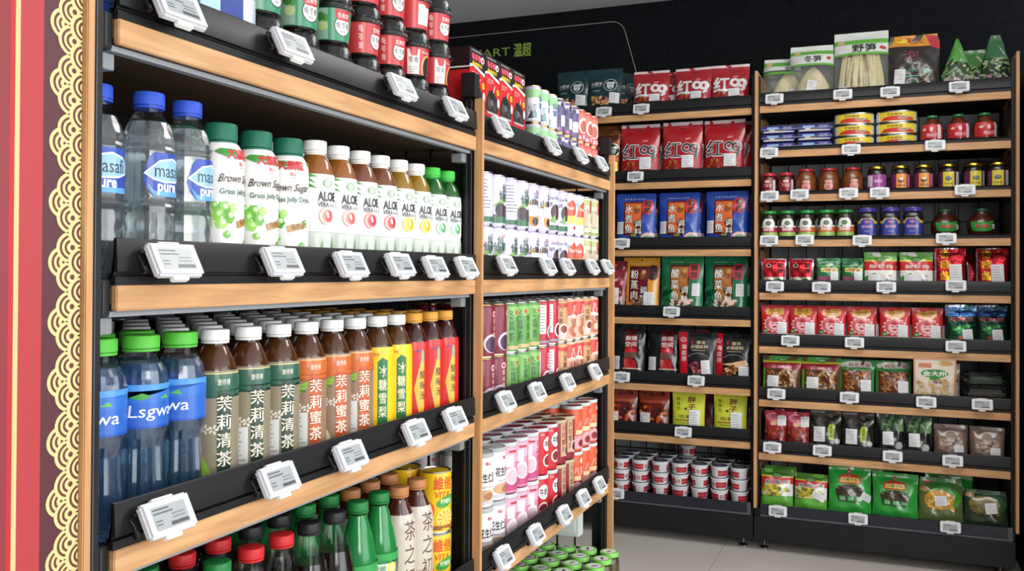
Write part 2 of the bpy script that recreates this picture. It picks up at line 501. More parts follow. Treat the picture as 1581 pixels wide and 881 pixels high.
U1 = left_unit(.7294, 1.6256, 'drinks shelving with wooden edge strips beside the red printed partition', PA, PB_)
U2 = left_unit(1.6619, 2.5505, 'canned drinks shelving with wooden edges reaching towards the back corner', PB_, PC)
for p, lb in ((PA, 'upright wooden strip between the red printed partition and the bottled drinks'), (PB_, 'upright wooden strip between the bottled drinks and the canned drinks'), (PC, 'upright wooden strip closing the canned drinks shelves near the back corner')):
    m = MB(); box(m, -.757, -.739, p[0], p[1], .0, 2.30 if p is PA else 1.4455, 'wood', 'ffffff', .0012); box(m, -.7965, -.7568, p[0] + .0006, p[1] - .0006, .0, 1.4455, 'blackmetal', '121315', .001)
    tag(link('side_panel', m.mesh('side_panel')), lb, 'wooden panel')
m = MB(); box(m, -.757, -.747, .6893, .7065, .0, 2.30, 'blackmetal', '1b1d1f', .001); box(m, -.7475, -.7462, .697, .6982, .0, 2.30, 'satin', '55585a')
tag(link('corner_profile', m.mesh('corner_profile')), 'black metal profile rising beside the first wooden strip', 'metal profile')

RZ = [1.773, 1.485, 1.202, .9165, .638, .4245]
SZ = [1.777, 1.596, 1.418, 1.239, 1.0277, .813, .600, .387]
def right_unit(x0, x1, zs, lips, label, top):
    u = tag(link('shelving_unit', None, loc=(0, 0, 0)), label, 'shelf unit', 'shelving units')
    FY = 3.765
    for i, z in enumerate(zs):
        b = MB(); box(b, x0, x1, FY + .008, 4.14, z - .02, z, 'matte', '2b2724'); box(b, x0, x1, FY + .0085, 4.14, z, z + .0008, 'blackmetal', '1a1a1b')
        s = link('shelf_board', b.mesh('shelf_board'), u)
        w = MB(); box(w, x0, x1, FY, FY + .008, z - .028, z - .0005, 'wood', '000000', .0012); link('wood_strip', w.mesh('wood_strip'), s)
        if i in lips: link('price_rail', price_rail(x0, x1, False, FY + .0035, z, .052).mesh('price_rail'), s)
        else: link('price_rail', price_rail(x0, x1, False, FY + .0035, z, .0145).mesh('price_rail'), s)
        for a, a2 in ((x0 - .0044, x0 + .005), (x1 + .0005, x1 + .0125)):
            k = MB(); box(k, a, a2, FY + .012, FY + .12, z - .040, z - .0285, 'blackmetal', '1d1e20', .001); link('bracket', k.mesh('bracket'), s)
    zb = .170
    b = MB(); box(b, x0 - .0145, x1 + .0135, FY - .012, 4.14, .140, zb, 'blackmetal', '121315', .002); link('base_deck', b.mesh('base_deck'), u)
    b = MB(); box(b, x0 - .0145, x1 + .0135, FY - .02, 4.14, .041, .1395, 'blackmetal', '17191c', .002); link('kick_plate', b.mesh('kick_plate'), u)
    # clear ribbed fence in front of the base deck
    b = MB()
    box(b, x0 + .01, x1 + .005, FY - .014, FY - .0125, zb - .026, zb + .016, 'gloss', '1a1b22')
    for k in range(7): box(b, x0 + .01, x1 + .005, FY - .0165, FY - .0135, zb - .025 + k * .006, zb - .0215 + k * .006, 'gloss', '2e2f3a')
    box(b, x0 + .01, x1 + .005, FY - .019, FY - .0165, zb - .031, zb - .026, 'gloss', '5a5c66')
    box(b, x1 - .01, x1 + .005, FY - .019, FY - .0165, zb - .026, zb + .018, 'gloss', '4a4c56')
    link('front_fence', b.mesh('front_fence'), u)
    for a in (x0 + .02, x1 - .03):
        for y in (3.80, 4.08):
            f = MB(); lathe(f, [(.016, 0), (.016, .003), (.006, .008), (.004, .010), (.004, .041)], 'metal', '8a8a8a', 14)
            f.xf(Matrix.Translation((a, y, .0006))); link('levelling_foot', f.mesh('levelling_foot'), u)
    for a, a2 in ((x0 - .0044, x0 - .0006), (x1 + .002, x1 + .0128)):
        for y in (3.768, 4.15):
            m_ = MB(); box(m_, a, a2, y + .002, y + .035, .171, top, 'blackmetal', '101113', .001); link('upright', m_.mesh('upright'), u)
    link('wire_back', wire_grid('x', 4.148, x0, x1, .2, 1.80, .0747, .0935).mesh('wire_back'), u)
    b = MB(); box(b, x0 - .01, x1 + .01, 4.19, 4.20, .172, 1.80, 'grey_wall', 'ffffff'); link('back_panel', b.mesh('back_panel'), u)
    return u
U3 = right_unit(-1.414, -.5177, RZ, range(9), 'seasoning packet shelving with wooden edges standing in the back corner', 1.905)
U4 = right_unit(-.4847, .4115, SZ, (0, 4, 5, 6, 7), 'nine-level jar and packet shelving against the black back wall', 1.90)
for (a, b_), lb in (((-.5003, -.4895), 'thin wooden strip between the seasoning packets and the jar shelves'), ((.4255, .436), 'thin wooden strip closing the far side of the jar shelves')):
    m = MB(); box(m, a, b_, 3.735, 4.14, .171, 1.914, 'wood', 'ffffff', .001)
    tag(link('side_panel', m.mesh('side_panel')), lb, 'wooden panel')
m = MB(); box(m, .458, .62, 3.70, 4.18, 0, 1.865, 'blackmetal', '1c1e23', .003)
box(m, .60, .90, 3.05, 3.695, 0, 2.05, 'blackmetal', '1c1e23', .003)  # unseen box added to keep light off the right end of the jar shelves
tag(link('cabinet_edge_and_shade_box', m.mesh('cabinet_edge_and_shade_box')), 'dark grey cabinet edge past the jar shelves with an unseen shade-casting box', 'cabinet')

# ------------------------------------------------------------------ electronic price tags
def make_tag(kind, seed):
    h = MB(); box(h, -.035, .035, -.0055, .0055, -.020, .020, 'satin', 'd2d4d8', .003)
    box(h, -.033, .033, -.0063, -.0052, -.018, .018, 'satin', 'dfe1e4', .0005)
    box(h, -.013, .011, -.003, .005, -.0245, -.0195, 'satin', 'eceded', .0012)
    box(h, -.016, .016, -.003, .004, .0195, .0225, 'satin', 'dfe0e2', .001)
    s = MB(); flatface(s, [R(-.026, -.0135, .024, .0125, 'a5aaac')] + Lines(-.0245, .003, .010, .0115, 2, '5d6163', .4, seed) + Lines(-.0245, -.009, -.010, -.001, 2, '63686a', .35, seed + 1)
                         + Lines(0, -.005, .022, .003, 2, '7a7e80', .35, seed + 2) + [R(-.004, -.0115, .022, -.0075, '55595b')], (-.04, -.04, .04, .04), (0, -.0063, 0), (1, 0, 0), (0, 0, 1), 'screen')
    c = MB(); tube(c, [(-.034, .003, .012), (-.040, .004, .013), (-.043, .006, .008), (-.041, .006, .0), (-.043, .006, -.008)], .0016, 'blackmetal', '0d0e0f')
    box(c, -.046, -.039, .003, .0085, -.012, -.004, 'blackmetal', '0d0e0f', .001)
    box(c, -.03, -.012, .004, .0085, .006, .018, 'blackmetal', '0d0e0f', .001)
    c2 = MB(); box(c2, -.03, -.012, .004, .0085, .006, .018, 'blackmetal', '0d0e0f', .001)
    proto(kind, 'electronic_price_tag', 'price tag', [('housing', h), ('screen', s), ('clip', c)])
    proto(kind + 'R', 'electronic_price_tag', 'price tag', [('housing', h), ('screen', s), ('clip', c2)])
make_tag('tag', 3)
def place_tag(x, y, z, side, label, tilt):
    if side == 'L': M = Matrix.Rotation(pi / 2, 4, 'Z') @ Matrix.Rotation(radians(-tilt), 4, 'X')
    else: M = Matrix.Rotation(radians(-tilt), 4, 'X')
    place('tag' + ('R' if side == 'R' else ''), (x, y, z), rot=M.to_euler(), label=label, group='electronic price tags on the shelf edges')
LT = [[(.797, 1.396), (1.006, 1.403), (1.3, 1.404), (1.496, 1.402)],
      [(.794, 1.116), (.988, 1.117), (1.152, 1.115), (1.297, 1.116), (1.421, 1.113), (1.547, 1.114)],
      [(.787, .836), (.984, .835), (1.154, .835), (1.355, .837), (1.502, .838)],
      [(1.714, 1.402), (2.015, 1.402), (2.227, 1.405), (2.407, 1.405)],
      [(1.742, 1.12), (1.988, 1.12), (2.125, 1.12), (2.33, 1.121), (2.468, 1.122)],
      [(1.74, .839), (1.922, .837), (2.13, .836), (2.357, .839)],
      [(1.734, .52), (1.918, .518), (2.111, .515), (2.262, .521), (2.404, .525)]]
LTN = ['under the stacked jelly cups', 'under the water and aloe bottles', 'under the bottled teas', 'under the red boxes and tall tins', 'under the white cans', 'under the green and red cans', 'under the peanut milk and pink cans']
for row, nm in zip(LT, LTN):
    for i, (y, z) in enumerate(row):
        place_tag(-.7335, y, z, 'L', 'white electronic price tag %s, %s along the rail' % (nm, ORD[i]), 27)
RT = [([(-1.133, 1.791), (-.969, 1.794)], 'under the small top row of red packets'), ([(-.993, 1.51)], 'under the large red packets'), ([(-1.051, 1.229)], 'under the blue packets'),
      ([(-.837, .944)], 'under the green seasoning packets'), ([(-1.048, .664), (-.734, .663)], 'under the black hotpot packets'), ([(-.786, .45)], 'under the yellow packets'), ([(-1.066, .174)], 'beside the stacked cups'),
      ([(-.426, 1.8), (-.169, 1.8), (.001, 1.798), (.239, 1.801)], 'under the bagged bamboo shoots'), ([(-.446, 1.586), (-.138, 1.585), (.158, 1.587)], 'under the oval fish tins'),
      ([(-.443, 1.413), (-.329, 1.416), (-.147, 1.416), (-.035, 1.415), (.259, 1.417)], 'under the red-lidded jars'), ([(-.445, 1.236), (-.309, 1.237), (-.097, 1.233), (.196, 1.238)], 'under the green-lidded jars'),
      ([(-.422, 1.053), (-.246, 1.052), (-.011, 1.055), (.229, 1.063)], 'under the row of pickle packets'), ([(-.362, .84), (-.124, .84), (.229, .838)], 'under the row of bright red packets'),
      ([(-.415, .627), (-.142, .628), (.129, .626), (.317, .628)], 'under the bamboo strip packets'), ([(-.43, .414), (-.241, .416), (.013, .414), (.219, .414)], 'under the dark vegetable packets'),
      ([(-.406, .168), (-.109, .169), (.211, .172)], 'on the bottom fence under green bags')]
for row, nm in RT:
    for i, (x, z) in enumerate(row):
        place_tag(x, 3.7495 if z > .2 else 3.7345, z, 'R', 'white electronic price tag %s%s' % (nm, '' if len(row) == 1 else ', %s along' % ORD[i]), 14 if z > .2 else 4)

# ------------------------------------------------------------------ packaging helpers
def cap(r, h, c, z0, n=48, ring=True, top=None):
    mb = MB()
    pr = [(r * .97, z0), (r, z0 + .0006), (r, z0 + h * .88), (r * .95, z0 + h * .97), (r * .86, z0 + h)]
    lathe(mb, pr, 'satin', c, n * 2, mod=lambda a, z: 1 + (.012 if int(a / (2 * pi) * n * 2 + .5) % 2 else -.012) * (1 if z < z0 + h * .9 else 0))
    if ring: lathe(mb, [(r * .98, z0 - .0035), (r * 1.0, z0 - .0030), (r * 1.0, z0 - .0008), (r * .95, z0 - .0004)], 'satin', c, 40)
    return mb
def bottle(kind, name, prof, body, capspec, label=None, lab_name='label', extra=None, mod=None, n=36, cat='bottle'):
    b = MB(); lathe(b, prof, body[0], body[1], n, mod)
    parts = [('body', b)]
    if label:
        l = MB(); wrap(l, prof, *label, n=n); parts.append((lab_name, l))
    if extra: parts += extra
    parts.append(('cap', cap(*capspec)))
    proto(kind, name, cat, parts)
def can(kind, r, h, ops, base, rim='c9ccd0', neck=.92, m='print', name='drink_can', lidc=None, plast=False, n=32):
    prof = [(r * .90, .001), (r * .985, .004), (r, .007), (r, h - .009), (r * .985, h - .0065), (r * neck, h - .0025)]
    b = MB(); lathe(b, prof, m, base, n); wrap(b, [(r, 0), (r, h)], .0075, h - .0095, ops, None, m, n)
    l = MB()
    if plast:
        lathe(l, [(r * 1.0, h - .010), (r * 1.035, h - .009), (r * 1.035, h - .003), (r * 1.0, h - .0012), (r * .93, h - .001), (r * .9, h - .003)], 'satin', lidc or 'd8dcdc', n)
    else:
        lathe(l, [(r * .955, h - .0032), (r * .985, h - .002), (r * .985, h - .0004), (r * .955, h), (r * .93, h - .0005), (r * .90, h - .0035)], 'metal', rim, n)
        q = MB(); lathe(q, [(r * .92, .0), (r * .95, .0), (r * .985, .001), (r * .985, .0028), (r * .97, .004)], 'metal', rim, n)
    proto(kind, name, 'can', [('body', b), ('lid', l)] + ([] if plast else [('base_rim', q)]))
def jar(kind, r, h, lid, lidh, content, ops, lb, lw, lidr=.85, shape=None, name='glass_jar', lidm='gloss', sq=0., lidops=None, labm='print'):
    prof = shape or [(.80, 0), (.96, .03), (1, .09), (1, .72), (.96, .80), (.84, .86)]
    prof = [(r * a, h * b * (1 - lidh * .9 / h) / .88) if False else (r * a, (h - lidh) * b / .86) for a, b in prof]
    mod = (lambda a, z: 1 + sq * (cos(4 * a) * -.5 + .0)) if sq else None
    ct = MB(); lathe(ct, [(p[0] * .95, p[1] * .94 + .002) for p in prof], 'food', content, 28, mod)
    g = MB(); lathe(g, prof, 'glass', 'e8efe8', 28, mod)
    L = MB(); wrap(L, prof, h * lb[0], h * lb[1], ops, None, labm, 28, .005, full=lw)
    if sq:
        for i, v in enumerate(L.v):
            a = math.atan2(v[0], -v[1]); f = mod(a, 0); L.v[i] = (v[0] * f, v[1] * f, v[2])
    ld = MB(); lr = r * lidr
    lathe(ld, [(lr * .97, h - lidh), (lr, h - lidh + .0008), (lr, h - lidh * .25), (lr * .96, h - .0004), (lr * .84, h), (lr * .80, h - .0008)], lidm, lid, 64, mod=lambda a, z: 1 + (.008 * cos(32 * a) if z < h - lidh * .3 else 0))
    if lidops: flatface(ld, lidops, (-lr, -lr, lr, lr), (0, 0, h - .0006), (1, 0, 0), (0, 1, 0))
    proto(kind, name, 'jar', [('contents', ct), ('glass', g), ('label', L), ('lid', ld)])

def bulge(w, h, t, seal=.1, wr=.0016, seed=0, gusset=True, botseal=0.):
    rn = random.Random(seed); ph = [rn.uniform(0, 6) for _ in range(6)]; fq = [rn.uniform(.7, 1.5) for _ in range(6)]
    def f(u, v):
        x = min(1, abs(2 * u / w)); s = v / h
        e = max(0, 1 - x ** 3.0) ** .75
        lo = max(0, s - botseal) / (1 - botseal)
        b = min(1, (lo + (.10 if gusset else 0)) / .26); b = b * (2 - b)
        if botseal and s < botseal: b = 0
        tp = max(0, min(1, (1 - seal - s) / .42)); tp = tp * (2 - tp)
        g = e * b * tp
        k = sin(u * 55 * fq[0] + ph[0] + v * 22 * fq[1]) * cos(v * 48 * fq[2] + ph[1] + u * 18) + .6 * sin(u * 110 * fq[3] + ph[2]) * sin(v * 85 * fq[4] + ph[3])
        edge = .4 * wr * sin(v * 70 + ph[4]) * (1 - e) + .5 * wr * sin(u * 60 + ph[5]) * (1 - tp)
        return t * g + wr * k * (.35 + .65 * g) * min(1, (1 - x) * 4) + edge
    return f
def pouch(kind, w, h, t, ops, base, m='film', seal=.1, seed=0, name='seasoning_packet', cat='packet', sticker=None, back=None, wr=.0021, edge='d8d8d8', gusset=True, botseal=0., outline=None, hang=True, extra=None, part='pouch', fm=None):
    """stand-up pouch: front printed over its bulge, flatter back, sealed sides"""
    K = .040; up = lambda v: K + v * (h - K) / h
    o2 = []
    for o in flat(ops):
        if o[0] == 'p': o2.append(('p', [(a, up(b)) for a, b in o[1]], o[2]))
        elif o[0] == 't': o2.append(o[:3] + (up(o[3]), o[4], o[5] * (h - K) / h) + o[6:])
        else: o2.append(o)
    ops = o2
    if sticker: sticker = (sticker[0], up(sticker[1]) + .002) + tuple(sticker[2:])
    f = bulge(w, h, t, seal, wr, seed, gusset, botseal)
    nar = .035 if t > .012 else .012
    def pos(u, v, off, side=1):
        s = v / h; q = 1 - nar * sin(pi * min(1, s / (1 - seal))) if s < 1 - seal else 1
        if outline: q *= outline(s)
        y = f(u, v) * (1 if side > 0 else -.45)
        return (u * q, -(y + off * (1 if side > 0 else -1)) , v)
    mb = MB(); gu = w / 20; gv = h / 22
    art(mb, [R(-w / 2, 0, w / 2, h, base)] + list(ops), lambda u, v, z: pos(u, v, z), (-w / 2, 0, w / 2, h), gu, gv, fm or m, 0, .0003)
    vs = []; fs = []; nx, nz = 10, 10
    for j in range(nz + 1):
        for i in range(nx + 1): vs.append(pos(-w / 2 + w * i / nx, h * j / nz, .0006, -1))
    for j in range(nz):
        for i in range(nx):
            a = j * (nx + 1) + i; fs.append((a, a + nx + 1, a + nx + 2, a + 1))
    mb.add(vs, fs, m, back or base)
    # sealed edges and bottom between the two sheets
    def strip(pts):
        v2 = []; 
        for (u, v) in pts: v2 += [pos(u, v, 0), pos(u, v, .0006, -1)]
        mb.add(v2, [(2 * k, 2 * k + 1, 2 * k + 3, 2 * k + 2) for k in range(len(pts) - 1)], m, back or base)
    strip([(-w / 2, h * k / 12) for k in range(13)]); strip([(w / 2, h * k / 12) for k in range(12, -1, -1)])
    strip([(w / 2 - w * k / 12, 0) for k in range(13)]); strip([(-w / 2 + w * k / 12, h) for k in range(13)])
    parts = [(part, mb)]
    if extra: parts += extra
    if sticker:
        sx, sz, sw, sh = sticker[:4]; rot = sticker[4] if len(sticker) > 4 else 0.
        st = MB()
        def sp(u, v, z):
            uu = sx + u * cos(rot) - v * sin(rot); vv = sz + u * sin(rot) + v * cos(rot)
            vv = max(0.001, min(h, vv)); uu = max(-w / 2, min(w / 2, uu))
            p = pos(uu, vv, .0055 + z); return p
        art(st, [R(-sw / 2, -sh / 2, sw / 2, sh / 2, 'dcdddf')] + Lines(-sw * .42, -sh * .4, sw * .42, sh * .42, 6, 'a9abae', .35, seed + 5), sp, (-sw / 2, -sh / 2, sw / 2, sh / 2), sw / 5, sh / 5, 'satin', .0002, .0001)
        parts.append(('price_sticker', st))
    proto(kind, name, cat, parts)

# ------------------------------------------------------------------ products on the left shelving
# water bottle, clear, blue cap
WB = [(.027, 0), (.0300, .004), (.0306, .010), (.0306, .020), (.0306, .030), (.0306, .040), (.0306, .050), (.0306, .060), (.0306, .070), (.0306, .080), (.0306, .087), (.0294, .090), (.0306, .093), (.0300, .096), (.0300, .150), (.0306, .152), (.0294, .1555), (.0306, .158), (.0298, .166), (.0272, .175), (.0232, .184), (.0185, .191), (.0158, .1955), (.0150, .1965), (.0150, .202), (.0170, .2025), (.0170, .2045)]
def facets(a, z):
    k = int(a / (2 * pi) * 20 + .5)
    if .005 < z < .082 or .160 < z < .193: return 1 - (.10 if (k + int(z * 100 + .5)) % 2 else 0) * (.7 + .3 * sin(k * 2.3))
    return 1
def masafi(dx):
    o = [Pg([(dx - .03, .100), (dx - .024, .118), (dx - .018, .1235), (dx + .03, .1235), (dx + .03, .083), (dx - .018, .083), (dx - .026, .090)], '2a4aa8'),
         Pg([(dx - .026, .096), (dx - .018, .088), (dx + .03, .088), (dx + .03, .083), (dx - .018, .083)], '5fa3dd'),
         Pg([(dx - .029, .104), (dx - .012, .1165), (dx + .006, .1195), (dx + .022, .116), (dx + .03, .110), (dx + .03, .101), (dx + .014, .0965), (dx - .006, .0955), (dx - .018, .098)], 'f2f6fa'),
         Pg([(dx - .026, .104), (dx - .012, .1150), (dx + .006, .1178), (dx + .022, .1145), (dx + .028, .110), (dx + .028, .102), (dx + .014, .0980), (dx - .006, .0972), (dx - .016, .099)], '8fbcd6'),
         T('masafi', dx + .003, .1072, .0125, '20242c', .040, off=.0), T('pure', dx - .001, .0895, .0105, 'f7f9fb', .026, off=.03)]
    return o
for k, dx in enumerate((-.002, .004, .014)):
    b = MB(); lathe(b, WB, 'shell', 'e6eef2', 20, facets)
    core = MB(); lathe(core, [(p[0] * .965, p[1] + .001) for p in WB if p[1] < .188], 'tinted', 'd8e4ea', 20, facets)
    l = MB(); wrap(l, WB, .0985, .1488, VS(masafi(dx), lambda z: .099 + (z - .083) * 1.22), None)
    proto('water%d' % k, 'water_bottle', 'bottle', [('body', b, [('water', core)]), ('label', l), ('cap', cap(.0172, .0155, '2f53c4', .2045))])
DRN = {}
def front(kind, loc, yaw, label, group, lite=False):
    if kind.startswith('tea_'): yaw -= 36
    if kind not in ('jbox', 'flatbox', 'juice', 'bluebox'): yaw -= 24
    return place(kind, loc, radians(90 + yaw), label, group, lite=lite)
for k, (y, x, lb) in enumerate(((.761, -.815, 'clear water bottle with blue cap closest to the red partition, partly behind its neighbour'), (.8205, -.797, 'clear water bottle with blue cap, second from the red partition'), (.8815, -.796, 'clear water bottle with blue cap beside the white grass jelly bottles'))):
    front('water%d' % k, (x, y, 1.0907), (6, 16, 7)[k], lb, 'blue-capped water bottles')

# grass jelly bottle: white with leafy print and dark green cap
GB = [(.026, 0), (.0285, .003), (.029, .010), (.029, .046), (.0283, .050), (.029, .054), (.029, .120), (.0286, .124), (.029, .128), (.029, .154), (.0282, .162), (.0258, .170), (.0225, .1755), (.0198, .178), (.0195, .180)]
def grassops(dx):
    rn = random.Random(5)
    o = [Pg([(-.09, .004), (.09, .004), (.09, .010), (.05, .018), (.02, .008), (-.02, .022), (-.05, .012), (-.09, .02)], '8fc858')]
    for k, (u, v, r, c) in enumerate([(-.012, .060, .009, '6cb53c'), (-.020, .052, .008, '8ccb4e'), (-.006, .050, .009, '57a52f'), (-.015, .042, .008, '9bd45c'), (.0, .060, .006, 'a9db74'), (-.024, .062, .006, '7fc047'), (-.03, .015, .008, '3f8f30'), (.016, .014, .007, '4f9d38'), (.026, .02, .006, '77bb48'), (-.008, .03, .005, '7abf46'), (.03, .05, .004, '3f8f30')]):
        o += [E(dx + u, v, r, r * .85, c, 6, k)]
        o += [E(dx + u + r * .3, v + r * .2, r * .4, r * .35, 'c8ebb0', 6, k)]
    o += [Pg([(dx + .004, .045), (dx + .034, .052), (dx + .034, .044), (dx + .006, .037)], 'b58a52'), T('仙草凍', dx + .019, .0445, .0065, '5a3a20', .020)]
    o += [T('Brown Sugar', dx + .010, .092, .0125, '3f2f22', .056, off=.014, sk=.35), T('Grass Jelly Drink', dx + .012, .0775, .0085, '2f5a44', .058, off=.016)]
    o += [T('泰山', dx + .012, .1215, .005, 'c22a2c', .008, off=.02), T('TAISUN', dx + .012, .1165, .002, 'c22a2c', .009, off=.0)]
    o += [Pg([(dx - .024, .138), (dx - .012, .148), (dx + .002, .146), (dx + .004, .134), (dx - .010, .130)], '3c8e36'), Pg([(dx + .010, .151), (dx + .022, .153), (dx + .03, .145), (dx + .02, .138)], '3c8e36'),
          T('大顆粒', dx + .010, .1360, .0185, 'c9242a', .036, off=.04), Pg([(dx + .036, .15), (dx + .05, .15), (dx + .055, .136), (dx + .04, .138)], '69ad45'), T('果凍吸的', dx + .012, .1305, .003, '4c6a58', .024, off=0)]
    return o
GF = lambda z: z * 1.12 + .027 if z < .11 else z + .029 if z < .128 else z * .78 + .0572
bottle('grass0', 'grass_jelly_bottle', GB, ('gloss', 'f3f4f2'), (.0205, .0225, '1c6a52', .1805), (.004, .169, VS(grassops(-.004), GF), 'e8e9e5', 'print'))
bottle('grass1', 'grass_jelly_bottle', GB, ('gloss', 'f3f4f2'), (.0205, .0225, '1c6a52', .1805), (.004, .169, VS(grassops(.010), GF), 'e8e9e5', 'print'))
bottle('grass2', 'grass_jelly_bottle', GB, ('gloss', 'f3f4f2'), (.0205, .0225, '1c6a52', .1805), (.004, .169, VS(grassops(-.010), GF), 'e8e9e5', 'print'))
Z2 = 1.0907
for k, (y, lb) in enumerate(((.943, 'white grass jelly bottle with dark green cap beside the clear water bottle'), (1.0145, 'white grass jelly bottle with dark green cap between two like it'), (1.0845, 'white grass jelly bottle with dark green cap beside the aloe bottles'))):
    front('grass%d' % k, (-.798, y + .002, Z2), (14, -30, -20)[k], lb, 'green-capped grass jelly bottles')
    front('grass%d' % k, (-.862, y + .004, Z2), 8, 'white grass jelly bottle with green cap, second row, behind the %s front one' % ORD[k], 'green-capped grass jelly bottles')

# aloe drink bottle
AB = [(.026, 0), (.0285, .003), (.0295, .008), (.0295, .071), (.0284, .074), (.0284, .079), (.0296, .082), (.0296, .115), (.0295, .146), (.0284, .158), (.0245, .172), (.0195, .182), (.0150, .1875), (.0145, .1885), (.0145, .192), (.0168, .1925), (.0168, .1945)]
def aloeops(kind, dx=0.):
    fr = {'peach': ('e88a80', 'c8454a', 'f6c8be'), 'pink': ('e05a5e', 'b81f33', 'f7b3ae'), 'lemon': ('f2c91c', 'e3a80d', 'fbe98a'), 'plain': ('8fc79a', '4c9a4c', 'd9efd8')}[kind]
    o = [R(-.1, .0555, .1, .0575, 'a8aea4'), Pg([(-.058, .139), (-.030, .132), (-.010, .120), (-.034, .124), (-.058, .128)], '3f8a34'), Pg([(-.056, .126), (-.038, .118), (-.024, .100), (-.044, .108), (-.058, .116)], '5aa548'), Pg([(-.056, .134), (-.034, .141), (-.012, .139), (-.036, .131)], '6fb45a')]
    for (a, b, c2, d) in ((-.040, .141, -.008, .137), (-.040, .138, -.012, .127), (-.042, .134, -.022, .112), (-.044, .132, -.034, .104)):
        o.append(Pg([(dx + a, b), (dx + a + .010, b + .0035), (dx + c2, d), (dx + a + .008, b - .004)], '4f9a3e'))
    o += [E(dx + .006, .128, .0085, .0058, '5d8f55', 16), E(dx + .006, .128, .0072, .0046, 'f1f4ec', 16), T('ECO', dx + .006, .128, .0055, '4d7a45', .013, off=.02),
          T('ALOE', dx + .006, .1085, .0145, '34383a', .032, off=.035), T('VERA', dx - .001, .0965, .0075, '3c4042', .018, off=.02), T('drink', dx + .0155, .0962, .0065, '8e9494', .0125, off=.0)]
    o += [E(dx + .005, .0795, .0125, .0125, fr[2], 22), E(dx + .006, .0795, .0088, .0098, fr[0], 18), E(dx + .0075, .0795, .0055, .0085, fr[1], 14), E(dx + .0055, .0815, .0022, .005, 'fdeeee' if kind != 'plain' else 'eef8ea', 10, .3)]
    o += Ring(dx + .005, .0795, .0132, .0010, fr[0], 1.6, 4.6, 10)
    for (a, b, t) in ((-.006, .006, .042), (.0, .004, .030), (.012, .005, .050), (.017, .004, .036), (.007, .004, .026), (-.030, .006, .044), (-.024, .004, .034), (.028, .004, .040)):
        o.append(Pg([(dx + a - .003, b), (dx + a + .0035, b), (dx + a + .004, b + t)], '5f9c4c'))
    o += [Pg([(dx + .030, .09), (dx + .040, .112), (dx + .036, .088)], '4f9a3e')]
    o += Lines(dx - .062, .060, dx - .040, .105, 9, 'b4b9b6', .3, 8)
    return o
TOPC = {'peach': '8a5420', 'pink': '704028', 'lemon': '8a6a20', 'plain': '17541f'}
for kd in ('peach', 'pink', 'lemon', 'plain'):
    b = MB(); lathe(b, AB, 'dark_liquid', TOPC[kd], 36)
    pr = [(p[0] + .0002, p[1]) for p in AB]
    l = MB(); wrap(l, pr, .0725, .158, VS(aloeops(kd), lambda z: z + .0165), 'e2e4e2'); wrap(l, pr, .003, .0725, VS(aloeops(kd), lambda z: z + .0165), 'c6cec4')
    nk = MB(); lathe(nk, [(.0148, .1875), (.0148, .193), (.0168, .1932), (.0168, .1945)], 'satin', 'e9e6dc' if kd != 'plain' else '2c8f3c', 28)
    proto('aloe_' + kd, 'aloe_drink_bottle', 'bottle', [('body', b), ('sleeve', l), ('neck', nk), ('cap', cap(.0172, .0150, 'eef0ef' if kd != 'plain' else '43bf47', .1945))])
ALO = [(('peach', 'pink', 'lemon', 'plain')[k // 2], 1.1555 + .06255 * k) for k in range(8)]
NMA = {'peach': 'white-capped aloe bottle with pale peach picture', 'pink': 'white-capped aloe bottle with deep pink fruit picture', 'lemon': 'white-capped aloe bottle with yellow lemon picture', 'plain': 'green-capped aloe bottle'}
for i, (kd, y) in enumerate(ALO):
    front('aloe_' + kd, (-.800, y, Z2), -4, '%s, %s of its pair along the shelf' % (NMA[kd], ORD[i % 2]), 'aloe drink bottles')
    front('aloe_' + kd, (-.866, y - .001, Z2), 6, '%s, second row, behind the %s of its pair' % (NMA[kd], ORD[i % 2]), 'aloe drink bottles')

# blue-tinted water bottle with green cap
SB = [(.022, 0), (.0265, .004), (.0280, .012), (.0264, .050), (.0250, .078), (.0250, .090), (.0280, .102), (.0298, .110), (.0302, .114), (.0302, .163), (.0300, .169), (.0280, .178), (.0235, .186), (.0192, .1905), (.0180, .192), (.0180, .201), (.0200, .2015), (.0200, .2035)]
def ribs(a, z):
    if .004 < z < .094: return 1 - .12 * (int(a / (2 * pi) * 36 + .5) % 3 == 0)
    if .165 < z < .187: return 1 - .03 * (int(a / (2 * pi) * 36 + .5) % 2)
    return 1
def lsg(dx):
    return [R(-.1, .098, .1, .102, '1f4fb0'), R(-.1, .128, .1, .149, '4c93d8'), Pg([(-.1, .128), (.1, .128), (.1, .138), (.03, .142), (-.03, .132), (-.1, .14)], '2f6cc4'),
            T('Lsgwa', dx, .1165, .018, 'eef3fa', .056, off=.0, sk=.1), Pg([(dx - .028, .134), (dx - .014, .139), (dx - .002, .135), (dx - .014, .131)], '3f9a3c'), Pg([(dx + .006, .132), (dx + .016, .1365), (dx + .02, .131)], '58b04a')]
for k, dx in enumerate((-.008, .004, -.016)):
    b = MB(); lathe(b, SB, 'shell', 'a8cbe6', 36, ribs)
    core = MB(); lathe(core, [(p[0] * .955, p[1] + .001) for p in SB if p[1] < .19], 'tinted', '8fbfe8', 36, ribs)
    l = MB(); wrap(l, SB, .1145, .1640, VS(lsg(dx), lambda z: z + .0155), '2a62bd')
    proto('spring%d' % k, 'spring_water_bottle', 'bottle', [('body', b, [('water', core)]), ('label', l), ('cap', cap(.0202, .0150, '56b93f', .2035))])
Z3 = .8128
